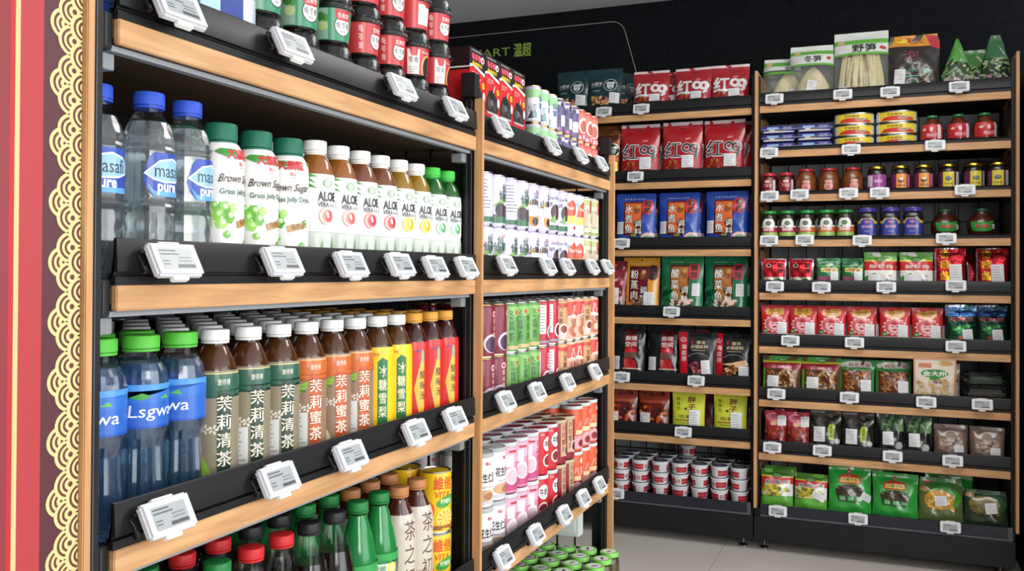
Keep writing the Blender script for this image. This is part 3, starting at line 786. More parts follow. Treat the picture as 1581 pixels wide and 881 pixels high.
for r in range(3):
    for k, y in enumerate((.752, .8145, .877)):
        if r == 2 and k > 0: continue
        front('spring%d' % k, (-.800 - .064 * r, y - .004 * r, Z3), (-12, 0, -26)[k], 'blue-tinted water bottle with green cap, %s from the partition%s' % (ORD[k], ('', ', second row back', ', third row back')[r]), 'green-capped water bottles')

# bottled teas
TB = [(.025, 0), (.0282, .003), (.0292, .010), (.0292, .068), (.0286, .071), (.0292, .074), (.0292, .120), (.0286, .123), (.0292, .126), (.0292, .156), (.0282, .165), (.0250, .176), (.0198, .188), (.0155, .1955), (.0145, .197), (.0145, .2015), (.0165, .202), (.0165, .204)]
def teaops(kd):
    o = []
    if kd in ('jas', 'ora'):
        main = {'jas': '2c5d49', 'ora': 'c8682c'}[kd]; low = {'jas': 'a29a82', 'ora': 'a88d78'}[kd]
        o += [R(-.1, .128, .1, .152, main), Pg([(-.1, .128), (-.06, .122), (-.02, .128), (.02, .120), (.06, .128), (.1, .122), (.1, .13), (-.1, .13)], main), R(-.1, .150, .1, .1515, 'd7c58a')]
        o += [Pg([(.010, .004), (.027, .004), (.027, .128), (.010, .128)], {'jas': '1d3b2c', 'ora': 'c4541f'}[kd])]
        rn = random.Random(3)
        for k in range(9):
            x, z = rn.uniform(-.06, .006), rn.uniform(.03, .145)
            for j in range(5): o.append(E(x + .004 * cos(j * 1.256), z + .004 * sin(j * 1.256), .0028, .0016, 'd9d4c4', 6, j * 1.256))
        o += [Pg([(-.02, .01), (-.018, .01), (-.008, .05), (-.022, .09), (-.012, .14), (-.014, .14), (-.024, .09), (-.010, .05)], 'd9d4c4')]
        o += [E(-.004, .042, .006, .009, '8ab648' if kd == 'jas' else 'd9ddb0', 9, .4), E(.004, .03, .004, .006, '5f9d3a', 8, 1), E(.010, .012, .006, .009, '4f9a3c', 8, .6)]
        o += OT('茉莉清茶' if kd == 'jas' else '茉莉蜜茶', .0190, .0815, .088, 'f3ecd2', '2b2a1e' if kd == 'jas' else 'a83a16', .019, True, .03)
        if kd == 'ora': o += [Pg([(-.014, .098), (.004, .108), (.008, .120), (-.01, .114)], '8ab63c'), T('低糖', -.003, .109, .009, '2f5a1c', .014)]
        o += [T('康师傅', .018, .140, .008, 'e9e6d6', .016, off=0)]
    elif kd == 'yel':
        o += [Pg([(.004, .01), (.022, .01), (.022, .132), (.012, .137), (.004, .13)], '1f6b3a'), Pg([(.006, .012), (.020, .012), (.020, .034), (.006, .028)], 'f2efdc')]
        o += [V('冰糖雪梨', .013, .084, .085, 'f6efc0', .014), E(-.02, .05, .014, .03, 'f5dc4a', 14), Pg([(-.03, .13), (-.01, .14), (0, .12), (-.02, .11)], 'e8b51a'), T('康师傅', .0, .142, .006, 'b02020', .014, off=0)]
    else:
        o += [Pg([(.004, .074), (.016, .118), (.021, .134), (.024, .118), (.024, .05), (.019, .02), (.013, .04)], 'e9b43c'), E(.0205, .128, .0035, .013, '8cab82', 12), V('酸梅汤', .0195, .080, .052, '2a1a14', .010), E(.0175, .029, .004, .008, '5a3230', 12),
              V('生津解渴', -.012, .074, .06, 'e9a03c', .009), E(-.014, .100, .008, .010, 'e05a48', 14), T('康师傅', .012, .138, .005, '4a5aa8', .010, off=0), Pg([(-.03, .03), (-.02, .05), (-.01, .03), (-.02, .012)], 'f2a8a0')]
    return o
TK = {'jas': ('c8c2ac', 'eef0ef', '472610'), 'ora': ('b99a7c', 'eef0ef', '472610'), 'yel': ('ecc619', 'eef0ef', '4a2e12'), 'red': ('c9211f', 'd89a3a', '3a1614')}
BASE = {'jas': '8a816a', 'ora': '957862', 'yel': 'ecc619', 'red': 'c9211f'}
for kd, (lc, cc, tc_) in TK.items():
    for st in (0, 1):
        if st and kd not in ('jas', 'ora'): continue
        b = MB(); lathe(b, TB, 'dark_liquid', tc_, 36)
        pr = [(p[0] + .0002, p[1]) for p in TB]
        l = MB(); wrap(l, pr, .003, .167, VS(teaops(kd), lambda z: z + .013 if z > .1 else z * 1.0 + .010 if z > .05 else z), BASE[kd])
        nk = MB(); lathe(nk, [(.0150, .1945), (.0148, .2015), (.0165, .202), (.0165, .204)], 'clear', 'dfe3e0', 28)
        ps = [('body', b), ('sleeve', l), ('neck', nk), ('cap', cap(.0174, .0140, cc, .204))]
        if st:
            q = MB(); wrap(q, [(p[0] + .0012, p[1]) for p in TB], .014, .088, Lines(-.014, .02, .006, .084, 11, '9b9d9c', .3, 4), None)
            r0 = .0304
            q2 = MB(); art(q2, [R(-.019, .014, .007, .088, 'd5d6d3')] + Lines(-.017, .018, .005, .084, 11, '9b9d9c', .3, 4), lambda u, v, h: ((r0 + h) * sin(u / r0), -(r0 + h) * cos(u / r0), v), (-.02, .01, .008, .09), .004, None, 'satin')
            ps.append(('price_sticker', q2))
        proto('tea_%s%d' % (kd, st), 'tea_bottle', 'bottle', ps)
TEAS = [(k, t, y) for (k, t), y in zip([('jas', 0), ('jas', 1), ('jas', 1), ('ora', 1), ('ora', 0), ('ora', 1), ('yel', 0), ('yel', 0), ('red', 0), ('red', 0), ('red', 0)], (.9395, 1.0045, 1.0705, 1.137, 1.204, 1.270, 1.337, 1.400, 1.4625, 1.5245, 1.5865))]
NMT = {'jas': 'bottled jasmine tea with dark green wrap', 'ora': 'bottled jasmine tea with orange wrap', 'yel': 'yellow wrapped pear drink bottle', 'red': 'red wrapped plum drink bottle with tan cap'}
cnt = {}
for i, (kd, st, y) in enumerate(TEAS):
    k = cnt.get(kd, 0); cnt[kd] = k + 1
    for r in range(5):
        if r == 0: lb = '%s, %s of its colour from the partition' % (NMT[kd], ORD[k])
        else: lb = '%s, %s row back behind the %s such bottle' % (NMT[kd], ORD[r], ORD[k])
        kk = 'tea_%s%d' % (kd, st if r == 0 else 0)
        front(kk, (-.800 - .0655 * r, y, Z3), -3 if r == 0 else 20, lb, 'bottled teas')
for r in range(2, 5):
    for k in range(3):
        front('tea_jas0', (-.800 - .0655 * r, .745 + .0605 * k, Z3), 10, 'white-capped tea bottle %s row back behind the %s green-capped water bottle' % (ORD[r], ORD[k]), 'bottled teas') if not (r == 2 and k == 0) else None
# goods on the other side of the wire, seen through the back
can('purple', .031, .115, [T('仙草蜜', 0, .07, .02, 'd9d2e6', .05), R(-.03, .02, .03, .04, '5b4a7a')], '9d94ad', name='drink_can')
for k in range(8):
    place('purple', (-1.215, 1.02 + .085 * k, 1.0205), radians(100), 'purple-grey can beyond the wire back, %s from the partition' % ORD[k], 'purple cans beyond the wire')

# sodas and canned tea on the lowest visible shelf
Z4 = .4980
CB = [(.022, 0), (.0275, .004), (.0300, .014), (.0270, .045), (.0265, .060), (.0285, .085), (.0315, .105), (.0318, .130), (.0300, .150), (.0250, .175), (.0185, .198), (.0150, .210), (.0145, .2125), (.0145, .218), (.0165, .2185), (.0165, .2205)]
def cola(a, z): return 1 - .03 * max(0, sin(12 * a + 60 * z)) if z > .135 and z < .2 else 1
def soda(kind, liq, capc, lops, lbase, z0=.094, z1=.138, body='dark_liquid', shell=None):
    b = MB(); lathe(b, [(p[0] * .97, p[1] + .001) for p in CB if p[1] < (.213 if shell else .19)], body, liq, 40, cola)
    g = MB(); lathe(g, CB, 'glass' if not shell else 'glass', shell or 'dfe6e6', 40, cola)
    l = MB(); wrap(l, [(p[0] + .0006, p[1]) for p in CB], z0, z1, VS(lops, lambda z: z + .010), lbase, n=40)
    proto(kind, 'soda_bottle', 'bottle', [('drink', b), ('body', g), ('label', l), ('cap', cap(.0172, .0145, capc, .2205))])
soda('redcola', '2a1310', 'c8262a', [Pg([(-.06, .100), (-.02, .108), (.02, .100), (.06, .108), (.06, .103), (.02, .095), (-.02, .103), (-.06, .095)], 'f4f2f0')], 'c31d22')
soda('blackcola', '1d100e', '1f2023', [R(-.1, .110, .1, .128, '1a1a1c')], 'b01c22')
soda('lime', '2b8a4a', '1f7a3c', [R(-.1, .085, .1, .128, 'e7efe4'), Pg([(-.1, .112), (-.03, .120), (.04, .112), (.1, .122), (.1, .128), (-.1, .128)], '2f9a4a'), E(.004, .104, .009, .009, 'e8d24a', 14), E(.004, .104, .006, .006, 'f4ee9a', 12), T('雪碧', -.018, .103, .012, '1f7a3c', .020)], 'e7efe4', shell='3fae66')
ZB = [(.025, 0), (.029, .003), (.0295, .010), (.0295, .156), (.0285, .168), (.0235, .186), (.0168, .2005), (.0150, .206), (.0145, .2085), (.0145, .213), (.0165, .2135), (.0165, .2155)]
tea2 = [V('茶之初', .004, .116, .116, '5a3a26', .026, off=.0), R(-.022, .050, -.010, .072, 'b2a08a'), T('饮', -.016, .061, .010, '6a4a34')]
b = MB(); lathe(b, ZB, 'dark_liquid', '47201a', 36)
l = MB(); wrap(l, [(p[0] + .0003, p[1]) for p in ZB], .003, .184, tea2, 'c9c0b2')
proto('chu', 'tea_bottle', 'bottle', [('body', b), ('sleeve', l), ('cap', cap(.0174, .0145, 'b87a4a', .2155))])
vita = [R(-.1, .004, .1, .011, '8a4a1a'), T('維他', .0, .094, .024, 'd8541c', .040, off=.03), T('VITA', -.002, .073, .012, 'c9601a', .034, off=.02, sk=.2), E(.006, .060, .022, .010, '3f9a3c', 16, .3), T('柠檬茶', .006, .0605, .009, 'f4f2e0', .026), E(.004, .028, .021, .021, 'f2c21c', 22), E(.004, .028, .018, .018, 'f9e680', 20)]
for k in range(10): vita.append(Pg([(.004, .028), (.004 + .0165 * cos(k * .628 - .12), .028 + .0165 * sin(k * .628 - .12)), (.004 + .0165 * cos(k * .628 + .2), .028 + .0165 * sin(k * .628 + .2))], 'e89a1c'))
vita += [R(-.1, .010, .1, .016, '9a5a1c'), E(-.03, .045, .012, .016, 'e8601c', 12)]
can('vita', .030, .116, vita, 'f0c21a')
def lowrow(x0, items, r):
    for kd, y, lb in items:
        front(kd, (x0, y, Z4), 0, lb, 'sodas and teas on the lowest bottle shelf')
lowrow(-.800, [('lime', .880, 'green lime soda bottle in front, closest to the partition'), ('lime', .947, 'green lime soda bottle in front beside the first red-capped cola'), ('redcola', 1.014, 'red-capped cola bottle in front beside the lime soda'), ('redcola', 1.081, 'red-capped cola bottle in front beside the black-capped cola'),
  ('blackcola', 1.148, 'black-capped cola bottle in front beside the red-capped cola'), ('blackcola', 1.215, 'black-capped cola bottle in front beside the green lime soda'), ('lime', 1.282, 'green lime soda bottle in front beside the black-capped cola'), ('lime', 1.349, 'green lime soda bottle in front beside the tan-capped tea'),
  ('chu', 1.4165, 'tan-capped tea bottle with brown writing beside the lime soda'), ('chu', 1.482, 'tan-capped tea bottle with brown writing beside the yellow cans')], 0)
for r in range(1, 5):
    rr = ['second', 'third', 'fourth', 'fifth'][r - 1]
    for k, (kd, y) in enumerate([('lime', .888), ('redcola', .955), ('redcola', 1.025), ('blackcola', 1.095), ('blackcola', 1.162), ('lime', 1.229), ('lime', 1.296), ('chu', 1.362), ('chu', 1.428), ('chu', 1.494)]):
        nm = {'lime': 'green lime soda bottle', 'redcola': 'red-capped cola bottle', 'blackcola': 'black-capped cola bottle', 'chu': 'tan-capped tea bottle'}[kd]
        front(kd, (-.800 - .067 * r, y + .003 * r, Z4), 10, '%s in the %s row of the lowest bottle shelf, %s along' % (nm, rr, ORD[k]), 'sodas and teas on the lowest bottle shelf')
front('vita', (-.800, 1.556, Z4 + .1165), -6, 'yellow lemon tea can, upper one of the front stack', 'yellow lemon tea cans')
front('vita', (-.800, 1.556, Z4), -6, 'yellow lemon tea can, lower one of the front stack', 'yellow lemon tea cans')
front('vita', (-.866, 1.560, Z4), 20, 'yellow lemon tea can, lower one of the second stack back', 'yellow lemon tea cans')
front('vita', (-.866, 1.560, Z4 + .1165), 20, 'yellow lemon tea can, upper one of the second stack back', 'yellow lemon tea cans')

# dessert cups: printed cup, ribbed rim, clear dome on top
def cup(kind, main, variant):
    c = MB(); pr = [(.0260, 0), (.0275, .003), (.0315, .052)]
    lathe(c, [(.0262, .0), (.0275, .003)], 'gloss', '1c1a1a', 36, cap1=False)
    o = []
    if variant == 0:
        o = [E(.008, .026, .0150, .0158, '26201f', 22), E(.008, .026, .0135, .0142, 'f3f1ee', 22), Pg([(-.006, .0505), (.022, .0505), (.021, .038), (.016, .034), (.0, .034), (-.005, .038)], 'c02730'), T('生和堂', .008, .0415, .0075, 'f4e9e4', .020), T('龟苓膏', .008, .0265, .0095, '2a2624', .024, off=.0), T('原味', .008, .0175, .004, '5a5654', .008, off=0)]
        if main == 'c2383c': o += [V('龟苓膏', -.022, .028, .038, 'f0dcd8', .008, off=0)]
        else: o += [E(-.024, .024, .008, .007, 'b9c98a', 14), E(-.024, .024, .0055, .005, 'd9e0b2', 12), E(-.027, .038, .007, .007, '3c7a34', 7), E(-.020, .036, .005, .006, '4f9440', 7), R(-.040, .004, -.016, .050, '8fae9c') ][::-1]
    elif variant == 1: o = [R(-.012, .010, .016, .046, 'dedede')] + Lines(-.010, .012, .014, .042, 8, 'b0b0b0', .3, 5) + [Pg([(-.002, .05), (.02, .05), (.016, .042), (.004, .042)], 'b0202a')]
    else: o = [R(-.022, .004, .0, .048, 'e9e3da'), Pg([(-.018, .048), (-.003, .048), (-.005, .036), (-.015, .036)], 'c02730'), T('苓膏', -.011, .029, .010, '2a2624', .018, off=0), E(.018, .018, .014, .022, 'e9a85c', 18), E(.020, .017, .0125, .020, '2e1a1c', 18), T('Herbal Jelly', .014, .043, .005, 'f5e4dc', .022, off=0, sk=.2)] + Lines(-.020, .006, -.002, .018, 4, '8a8480', .3, 2)
    wrap(c, [(p[0], p[1]) for p in pr], .0031, .0515, o, main, n=36, gv=.012)
    r = MB(); mod = lambda a, z: 1 + .018 * cos(30 * a)
    lathe(r, [(.0318, .052), (.0365, .0525), (.0372, .0535), (.0365, .057), (.0335, .0605), (.033, .061)], 'glass', 'cfd6d8', 90, mod)
    lathe(r, [(.0310, .0515), (.0325, .053), (.0320, .060), (.0310, .0605)], 'gloss', '1d1b1b', 36)
    d = MB(); lathe(d, [(.0332, .0612), (.0335, .063), (.0315, .072), (.0285, .080), (.0265, .0825), (.024, .083)], 'clear', 'd7dedf', 60, lambda a, z: 1 + .012 * cos(24 * a))
    j = MB(); lathe(j, [(.0305, .0612), (.0290, .070), (.0255, .0775)], 'food', '191516', 30)
    proto(kind, 'jelly_cup', 'cup', [('cup', c), ('rim', r), ('dome_lid', d, [('spoon_and_jelly', j)])])
cup('cup_green', '2f8a62', 0); cup('cup_red', 'c2383c', 0); cup('cup_sticker', 'c2383c', 1); cup('cup_red2', 'bb3034', 2)
Z1 = 1.3713
CY = [1.030, 1.117, 1.203, 1.290, 1.376, 1.462, 1.548]
CK = [['cup_green', 'cup_green', 'cup_green', 'cup_red', 'cup_red', 'cup_red2', 'cup_red'], ['cup_green', 'cup_green', 'cup_green', 'cup_red', 'cup_red', 'cup_red2', 'cup_red2'], ['cup_green', 'cup_green', 'cup_green', 'cup_red', 'cup_red', 'cup_sticker', 'cup_red'], ['cup_green', 'cup_green', 'cup_green', 'cup_red', 'cup_red', 'cup_red', 'cup_red']]
CN = {'cup_green': 'green jelly dessert cup', 'cup_red': 'red jelly dessert cup', 'cup_sticker': 'red jelly dessert cup with white sticker', 'cup_red2': 'red jelly dessert cup with side panel'}
TIER = ['bottom', 'second', 'third', 'top']
for r in range(2):
    for j, y in enumerate(CY):
        for t in range(4 if j < 5 else 3):
            kd = CK[t][j] if r == 0 else ('cup_green' if j < 3 else 'cup_red')
            front(kd, (-.806 - .080 * r, y + .01 * r, Z1 + .0835 * t), [-8, 10, -4][(j + t) % 3], '%s, %s tier of %s %s stack from the partition' % (CN[kd], TIER[t], ORD[j], ('front', 'rear')[r]), 'stacked jelly cups on the top shelf')
# cartons and slim bottles at the partition end of the top shelf
c = MB(); box(c, -.018, .018, -.018, .018, 0, .150, 'print', '8fb6cf', .001)
flatface(c, [R(-.018, .02, .018, .13, 'a9cadd'), E(-.004, .045, .008, .012, 'd9414a', 12), E(.006, .040, .007, .010, 'e0525c', 12), R(-.012, .09, .012, .112, 'dfe8ee')], (-.018, 0, .018, .15), (0, -.0181, 0), (1, 0, 0), (0, 0, 1))
proto('juice', 'drink_carton', 'carton', [('box', c)]); one_mesh('juice')
c = MB(); box(c, -.022, .022, -.018, .018, 0, .165, 'print', '1d3c8c', .001)
flatface(c, [R(-.022, .02, .022, .05, '16306e'), R(-.016, .09, .016, .125, 'c9d4e8')], (-.022, 0, .022, .165), (0, -.0181, 0), (1, 0, 0), (0, 0, 1))
proto('bluebox', 'drink_carton', 'carton', [('box', c)]); one_mesh('bluebox')
SV = [(.013, 0), (.0165, .004), (.0170, .010), (.0170, .110), (.0140, .130), (.0085, .140), (.0085, .150)]
for kd, cc in (('slim0', 'aebccb'), ('slim1', 'd2d2b8'), ('slim2', '86a8cc')):
    b = MB(); lathe(b, SV, 'clear', cc, 28); l = MB(); wrap(l, SV, .03, .09, [R(-.006, .032, .006, .088, 'dfe6ee')], cc, n=28)
    proto(kd, 'slim_bottle', 'bottle', [('body', b), ('label', l), ('cap', cap(.0095, .012, '8b929c', .150, 24, False))])
front('bluebox', (-.795, .755, Z1), 0, 'dark blue drink carton behind the top rail beside the partition strip', 'cartons')
front('juice', (-.790, .893, Z1), 0, 'pale blue juice carton with red fruit on the top shelf', 'cartons')
front('bluebox', (-.792, .936, Z1), 0, 'dark blue drink carton beside the pale blue juice carton', 'cartons')
for k, y in enumerate((.9765, .905, .942)):
    front('slim%d' % k, (-.792 if k == 0 else -.845, y, Z1), 0, ['slim clear bottle beside the dark blue carton and the jelly cups', 'slim yellowish bottle behind the blue cartons', 'slim bluish bottle behind the blue cartons'][k], 'slim bottles')
# flat box pairs and black-and-red jelly boxes at the near end of the second unit
c = MB(); box(c, -.0365, .0365, -.027, .027, 0, .127, 'print', 'c6262c', .0008)
def jbox(o=None):
    return [R(-.038, .105, .038, .165, '221a1c'), Pg([(-.038, .112), (-.020, .117), (.038, .100), (.038, .108), (-.020, .124), (-.038, .119)], 'e9e6e4'), R(-.038, 0, .038, .1, 'c6262c') if False else Pg([(-.038, 0), (.038, 0), (.038, .099), (-.020, .115), (-.038, .111)], 'c6262c'),
            T('龟苓膏', -.006, .142, .017, 'e4566a', .044, off=.05), T('HERBAL', -.004, .1585, .004, 'c8c2c0', .05, off=0), E(.025, .141, .009, .009, 'f0e6e4', 16), E(.026, .140, .005, .005, 'c8303a', 10), T('黑糖果冻', -.002, .124, .010, 'e8cf2c', .050, off=.03),
            Pg([(-.032, .012), (.026, .012), (.034, .03), (.022, .058), (.010, .068), (-.006, .064), (-.018, .072), (-.030, .050), (-.036, .028)], '2a2628'), E(-.002, .060, .010, .016, '171416', 14), Pg([(.010, .088), (.014, .090), (.006, .07), (.002, .07)], 'd8d4d2'),
            E(-.016, .036, .012, .015, '4a4446', 10, .3), E(.012, .030, .010, .013, '3f3a3c', 10), E(-.004, .04, .008, .009, '6a6466', 8, .5), Pg([(-.034, .014), (.030, .014), (.024, .008), (-.028, .008)], 'b0aaa8'), E(.027, .074, .0075, .0085, 'eac21e', 16), T('低糖', .027, .074, .005, 'c22a1e', .010), E(.030, .045, .006, .013, 'e8e4e2', 12),
            ] + Lines(-.030, .088, .004, .104, 3, 'f0b4b0', .3, 2)
SQ = lambda ops: [('p', [(x * .96, z * .77) for x, z in o[1]], o[2]) if o[0] == 'p' else o[:2] + (o[2] * .96, o[3] * .77, None if o[4] is None else o[4] * .96, o[5] * .80) + o[6:] for o in flat(ops)]
flatface(c, SQ(jbox()), (-.0365, 0, .0365, .127), (0, -.0271, 0), (1, 0, 0), (0, 0, 1), h0=.0001)
flatface(c, [R(-.027, .081, .027, .127, '1b1517'), R(-.027, .085, .027, .088, 'e9e6e4')], (-.027, 0, .027, .127), (-.0366, 0, 0), (0, -1, 0), (0, 0, 1), h0=.0001)
flatface(c, [R(-.0365, -.027, .0365, .027, '1b1517'), T('龟苓膏', 0, 0, .02, 'd0485a', .05)], (-.04, -.03, .04, .03), (0, 0, .1271), (1, 0, 0), (0, 1, 0), h0=.0001)
proto('jbox', 'jelly_box', 'box', [('box', c)]); one_mesh('jbox')
c = MB(); box(c, -.0365, .0365, -.0825, .0825, 0, .058, 'print', '2a1f22', .0008)
flatface(c, [R(-.026, .006, .030, .048, 'd9d9da'), T('黑糖冻', 0, .016, .014, '8a2a30', .040)] + Lines(-.02, .026, .026, .046, 4, 'a6a6a8', .3, 4), (-.038, 0, .038, .054), (0, -.0826, 0), (1, 0, 0), (0, 0, 1), h0=.0001)
proto('flatbox', 'jelly_box', 'box', [('box', c)]); one_mesh('flatbox')
for k, y in enumerate((1.6865, 1.762, 1.8365, 1.911)):
    front('jbox', (-.8045, y, Z1 + .0585), 0, 'upright black and red jelly box, %s from the wooden strip' % ORD[k], 'black and red jelly boxes')
    front('flatbox', (-.859, y, Z1), 0, 'jelly box lying flat under the %s upright one' % ORD[k], 'black and red jelly boxes')
# tall tins with gold rims
def tin(kind, base, ops): can(kind, .0205, .0895, ops, base, rim='c7a877', neck=.96, name='tall_tin')
tin('tin_g', 'b9bede', [R(-.1, .055, .1, .085, '8fc08a'), R(-.030, .005, .002, .060, 'e9ecf0'), Pg([(-.03, .01), (-.02, .03), (-.005, .012)], '3a4a5a'), V('仙草', .006, .050, .034, '33508a', .015, off=.02), T('仙草', -.018, .035, .02, '2f4f88', .02, off=.0), E(-.012, .02, .006, .009, '7a9a9a', 10)])
tin('tin_p', '5a5078', [R(-.1, .07, .1, .085, 'cfc6d6'), R(-.006, .018, .012, .046, 'e2e2e4'), V('红豆', -.016, .05, .05, '2f2a4a', .014), E(.02, .055, .009, .014, '8a7fb0', 12), E(-.002, .074, .006, .006, '2c2a4a', 10), E(-.012, .010, .005, .005, 'd070a0', 10)])
tin('tin_r', 'b8404a', [R(-.1, .05, .1, .085, 'd86a5a'), E(.0, .045, .017, .022, 'e8d2c2', 16), E(.0, .043, .012, .017, 'a8564a', 14), R(.012, .03, .024, .06, 'e4dcda'), E(-.014, .012, .006, .006, 'e8a0b4', 12), T('紫薯', .006, .014, .012, 'f4e2dc', .02)])
TINS = [(('tin_g', 'tin_p', 'tin_r')[k // 3], 2.045 + .0575 * k) for k in range(9)]
TN = {'tin_g': 'green and white tall tin', 'tin_p': 'purple tall tin', 'tin_r': 'reddish tall tin'}
for i, (kd, y) in enumerate(TINS):
    for r in range(2):
        for t in range(2):
            front(kd, (-.796 - .057 * r, y + .006 * r, Z1 + .090 * t), [-18, 4, 12][(i + t) % 3], '%s with gold rim, %s of its colour, %s tier, %s row' % (TN[kd], ORD[i % 3], ('lower', 'upper')[t], ('front', 'rear')[r]), 'gold-rimmed tall tins')
# white, purple, peach and green cans
def wcan(kind, base, ops): can(kind, .0272, .1115, ops, base, rim='b9b2cc', neck=.95)
GL = [Pg([(-.024, .045), (-.004, .060), (.016, .074), (.022, .072), (.004, .052), (-.022, .042)], '7da84a')]
wcan('wc_a', 'd9d6e6', GL + [R(-.1, .004, .1, .026, '3d6b4c'), V('仙草', .006, .072, .040, '2f5a4a', .016, off=.02), T('仙草', .006, .068, .020, '2c4c44', .034, off=.03), T('红豆', .016, .092, .008, 'c83a54', .010), E(-.006, .036, .014, .015, '3a2c34', 14), E(.012, .033, .010, .014, '5a4a50', 12)])
wcan('wc_b', 'c9c4dc', [R(-.024, .03, .018, .10, 'dad8e4'), R(-.1, .004, .1, .018, '3d6b4c')] + Lines(-.022, .034, .016, .098, 9, '6a6880', .3, 4))
wcan('wc_c', 'cfc9e2', [Pg([(-.024, .060), (.0, .072), (.022, .070), (.004, .058)], 'e2b52c'), V('山楂', .010, .074, .040, '2c3450', .014, off=.02), T('山楂', -.004, .066, .020, '2c3450', .030, off=.03), T('红豆', .014, .092, .008, 'c83a54', .010), E(.004, .026, .015, .016, 'd98a2c', 16), E(.006, .022, .009, .010, '3a2a2c', 12), R(-.012, .034, .012, .060, 'ecebec')])
wcan('wc_d', 'cdc8dd', [T('Grass Drink', .0, .088, .009, '3c3c50', .032, off=0, sk=.2), E(.004, .052, .015, .020, '3a2c30', 16), E(.006, .05, .009, .013, '5a3434', 12), Pg([(-.014, .03), (.002, .048), (.004, .024)], '6aa04a'), R(-.1, .004, .1, .020, '3d6b4c'), T('仙草', -.014, .072, .010, '4a4a5c', .016)])
wcan('wc_p', 'e6d8d2', [Pg([(-.02, .052), (-.012, .082), (.006, .094), (.020, .082), (.022, .060), (.010, .048)], 'c8503c'), Pg([(-.022, .03), (.012, .03), (.018, .052), (-.018, .050)], 'e6c45a'), E(-.020, .084, .010, .006, '86b2d4', 12), Pg([(.002, .095), (.012, .106), (.010, .092)], 'e8dcc0'), T('Peach', .0, .072, .010, 'f2e6dc', .022), E(.014, .02, .005, .005, 'b04034', 10)])
wcan('wc_g', 'c9c9ac', [R(-.1, .088, .1, .103, 'a9b478'), R(.006, .066, .017, .100, 'b8404c'), V('绿豆', -.006, .052, .050, '4a4a40', .018, off=.0), V('爽', .020, .05, .02, '3a3a34', .014), E(-.01, .05, .014, .022, 'b8a88e', 14), R(-.1, .004, .1, .014, '8a9a5c')])
C2 = [('wc_a', 'wc_b'), ('wc_a', 'wc_a'), ('wc_a', 'wc_b'), ('wc_a', 'wc_a'), ('wc_c', 'wc_c'), ('wc_c', 'wc_c'), ('wc_d', 'wc_d'), ('wc_d', 'wc_d'), ('wc_p', 'wc_p'), ('wc_p', 'wc_p'), ('wc_g', 'wc_g'), ('wc_g', 'wc_g')]
NC = {'wc_a': 'white herbal drink can with green swoosh', 'wc_b': 'pale purple can with small print', 'wc_c': 'pale purple can with orange picture', 'wc_d': 'pale purple grass drink can', 'wc_p': 'white can with red peach picture', 'wc_g': 'greenish bean drink can'}
for i, (lo, up) in enumerate(C2):
    y = 1.748 + .0685 * i
    for r in range(3):
        for t, kd in enumerate((lo, up)):
            front(kd, (-.798 - .0605 * r, y - .003 * r, Z2 + .112 * t), [0, -16, 10, -6][(i + t) % 4], '%s, %s tier, %s from the strip%s' % (NC[kd], ('lower', 'upper')[t], ORD[i], ('', ', second row', ', third row')[r]), 'cans on the second shelf of the far unit')
# green, maroon and red cans
def rcan(kind, base, ops, rim='d6d4d2', neck=.93): can(kind, .0278, .1120, ops, base, rim=rim, neck=neck)
rcan('rc_m', '7a1c34', [E(.002, .030, .022, .020, 'cfc2d4', 18), E(.004, .028, .019, .017, '4a2a4c', 16), E(.010, .091, .007, .007, 'e8c4cc', 14), E(.010, .091, .004, .004, 'b02c44', 10), V('紫米粥', .010, .062, .04, 'e0c2a8', .010), R(-.03, .02, -.02, .10, '8f2a40')], 'cbb48a')
rcan('rc_v', '5f9a4e', [R(-.1, .080, .1, .104, '8fbf6a'), R(-.1, .006, .1, .016, 'c9b07c'), V('冬瓜茶', -.010, .060, .070, '2f4a30', .018, off=.01), V('绿豆汤', .016, .055, .060, '3a6a34', .012), E(.006, .090, .004, .005, 'd04030', 10), R(-.024, .10, -.014, .02, '7ab45c')], 'd9dad6')
rcan('rc_w', 'b8283a', [R(-.026, .03, -.008, .100, 'e2dde0')] + Lines(-.025, .034, -.009, .098, 9, '8a8488', .3, 3) + [E(.012, .036, .016, .018, 'e8d6da', 16), E(.013, .035, .012, .014, '6a2a30', 14), R(-.1, .005, .1, .014, '8f8a9a'), V('红豆粥', .016, .078, .038, 'f0d8d2', .011)])
rcan('rc_g', 'c89a68', [R(-.1, .005, .1, .03, 'd2c0b6'), V('八宝粥', -.004, .072, .048, '5a2a22', .014), E(.006, .034, .016, .014, 'e8dcd6', 16), E(.006, .034, .012, .010, '8a4a34', 14), R(-.1, .090, .1, .1, 'c04a3c')])
rcan('rc_p', 'e8b098', [R(-.1, .062, .1, .104, 'd8463c'), V('八', .004, .082, .024, 'f6e8e0', .016, off=.03), T('宝粥', .004, .050, .016, '8a3a2c', .030), E(.004, .026, .020, .016, 'b8684c', 14), E(.010, .028, .010, .010, 'e8c8a4', 10), Pg([(-.02, .060), (0, .066), (.024, .058), (.024, .062), (0, .070), (-.02, .064)], 'f2d8c8')])
C3 = ['rc_m', 'rc_m', 'rc_v', 'rc_v', 'rc_v', 'rc_w', 'rc_w', 'rc_g', 'rc_p', 'rc_p', 'rc_g', 'rc_p']
N3 = {'rc_m': 'maroon purple-rice can', 'rc_v': 'green drink can', 'rc_w': 'red bean porridge can', 'rc_g': 'tan mixed porridge can', 'rc_p': 'peach and red porridge can'}
for i, kd in enumerate(C3):
    y = 1.762 + .0672 * i
    for r in range(3):
        for t in range(2):
            front(kd, (-.799 - .061 * r, y - .003 * r, Z3 + .1125 * t), [0, -14, 8, 16][(i + t * 2) % 4], '%s, %s tier, %s from the strip%s' % (N3[kd], ('lower', 'upper')[t], ORD[i], ('', ', second row', ', third row')[r]), 'cans on the third shelf of the far unit')
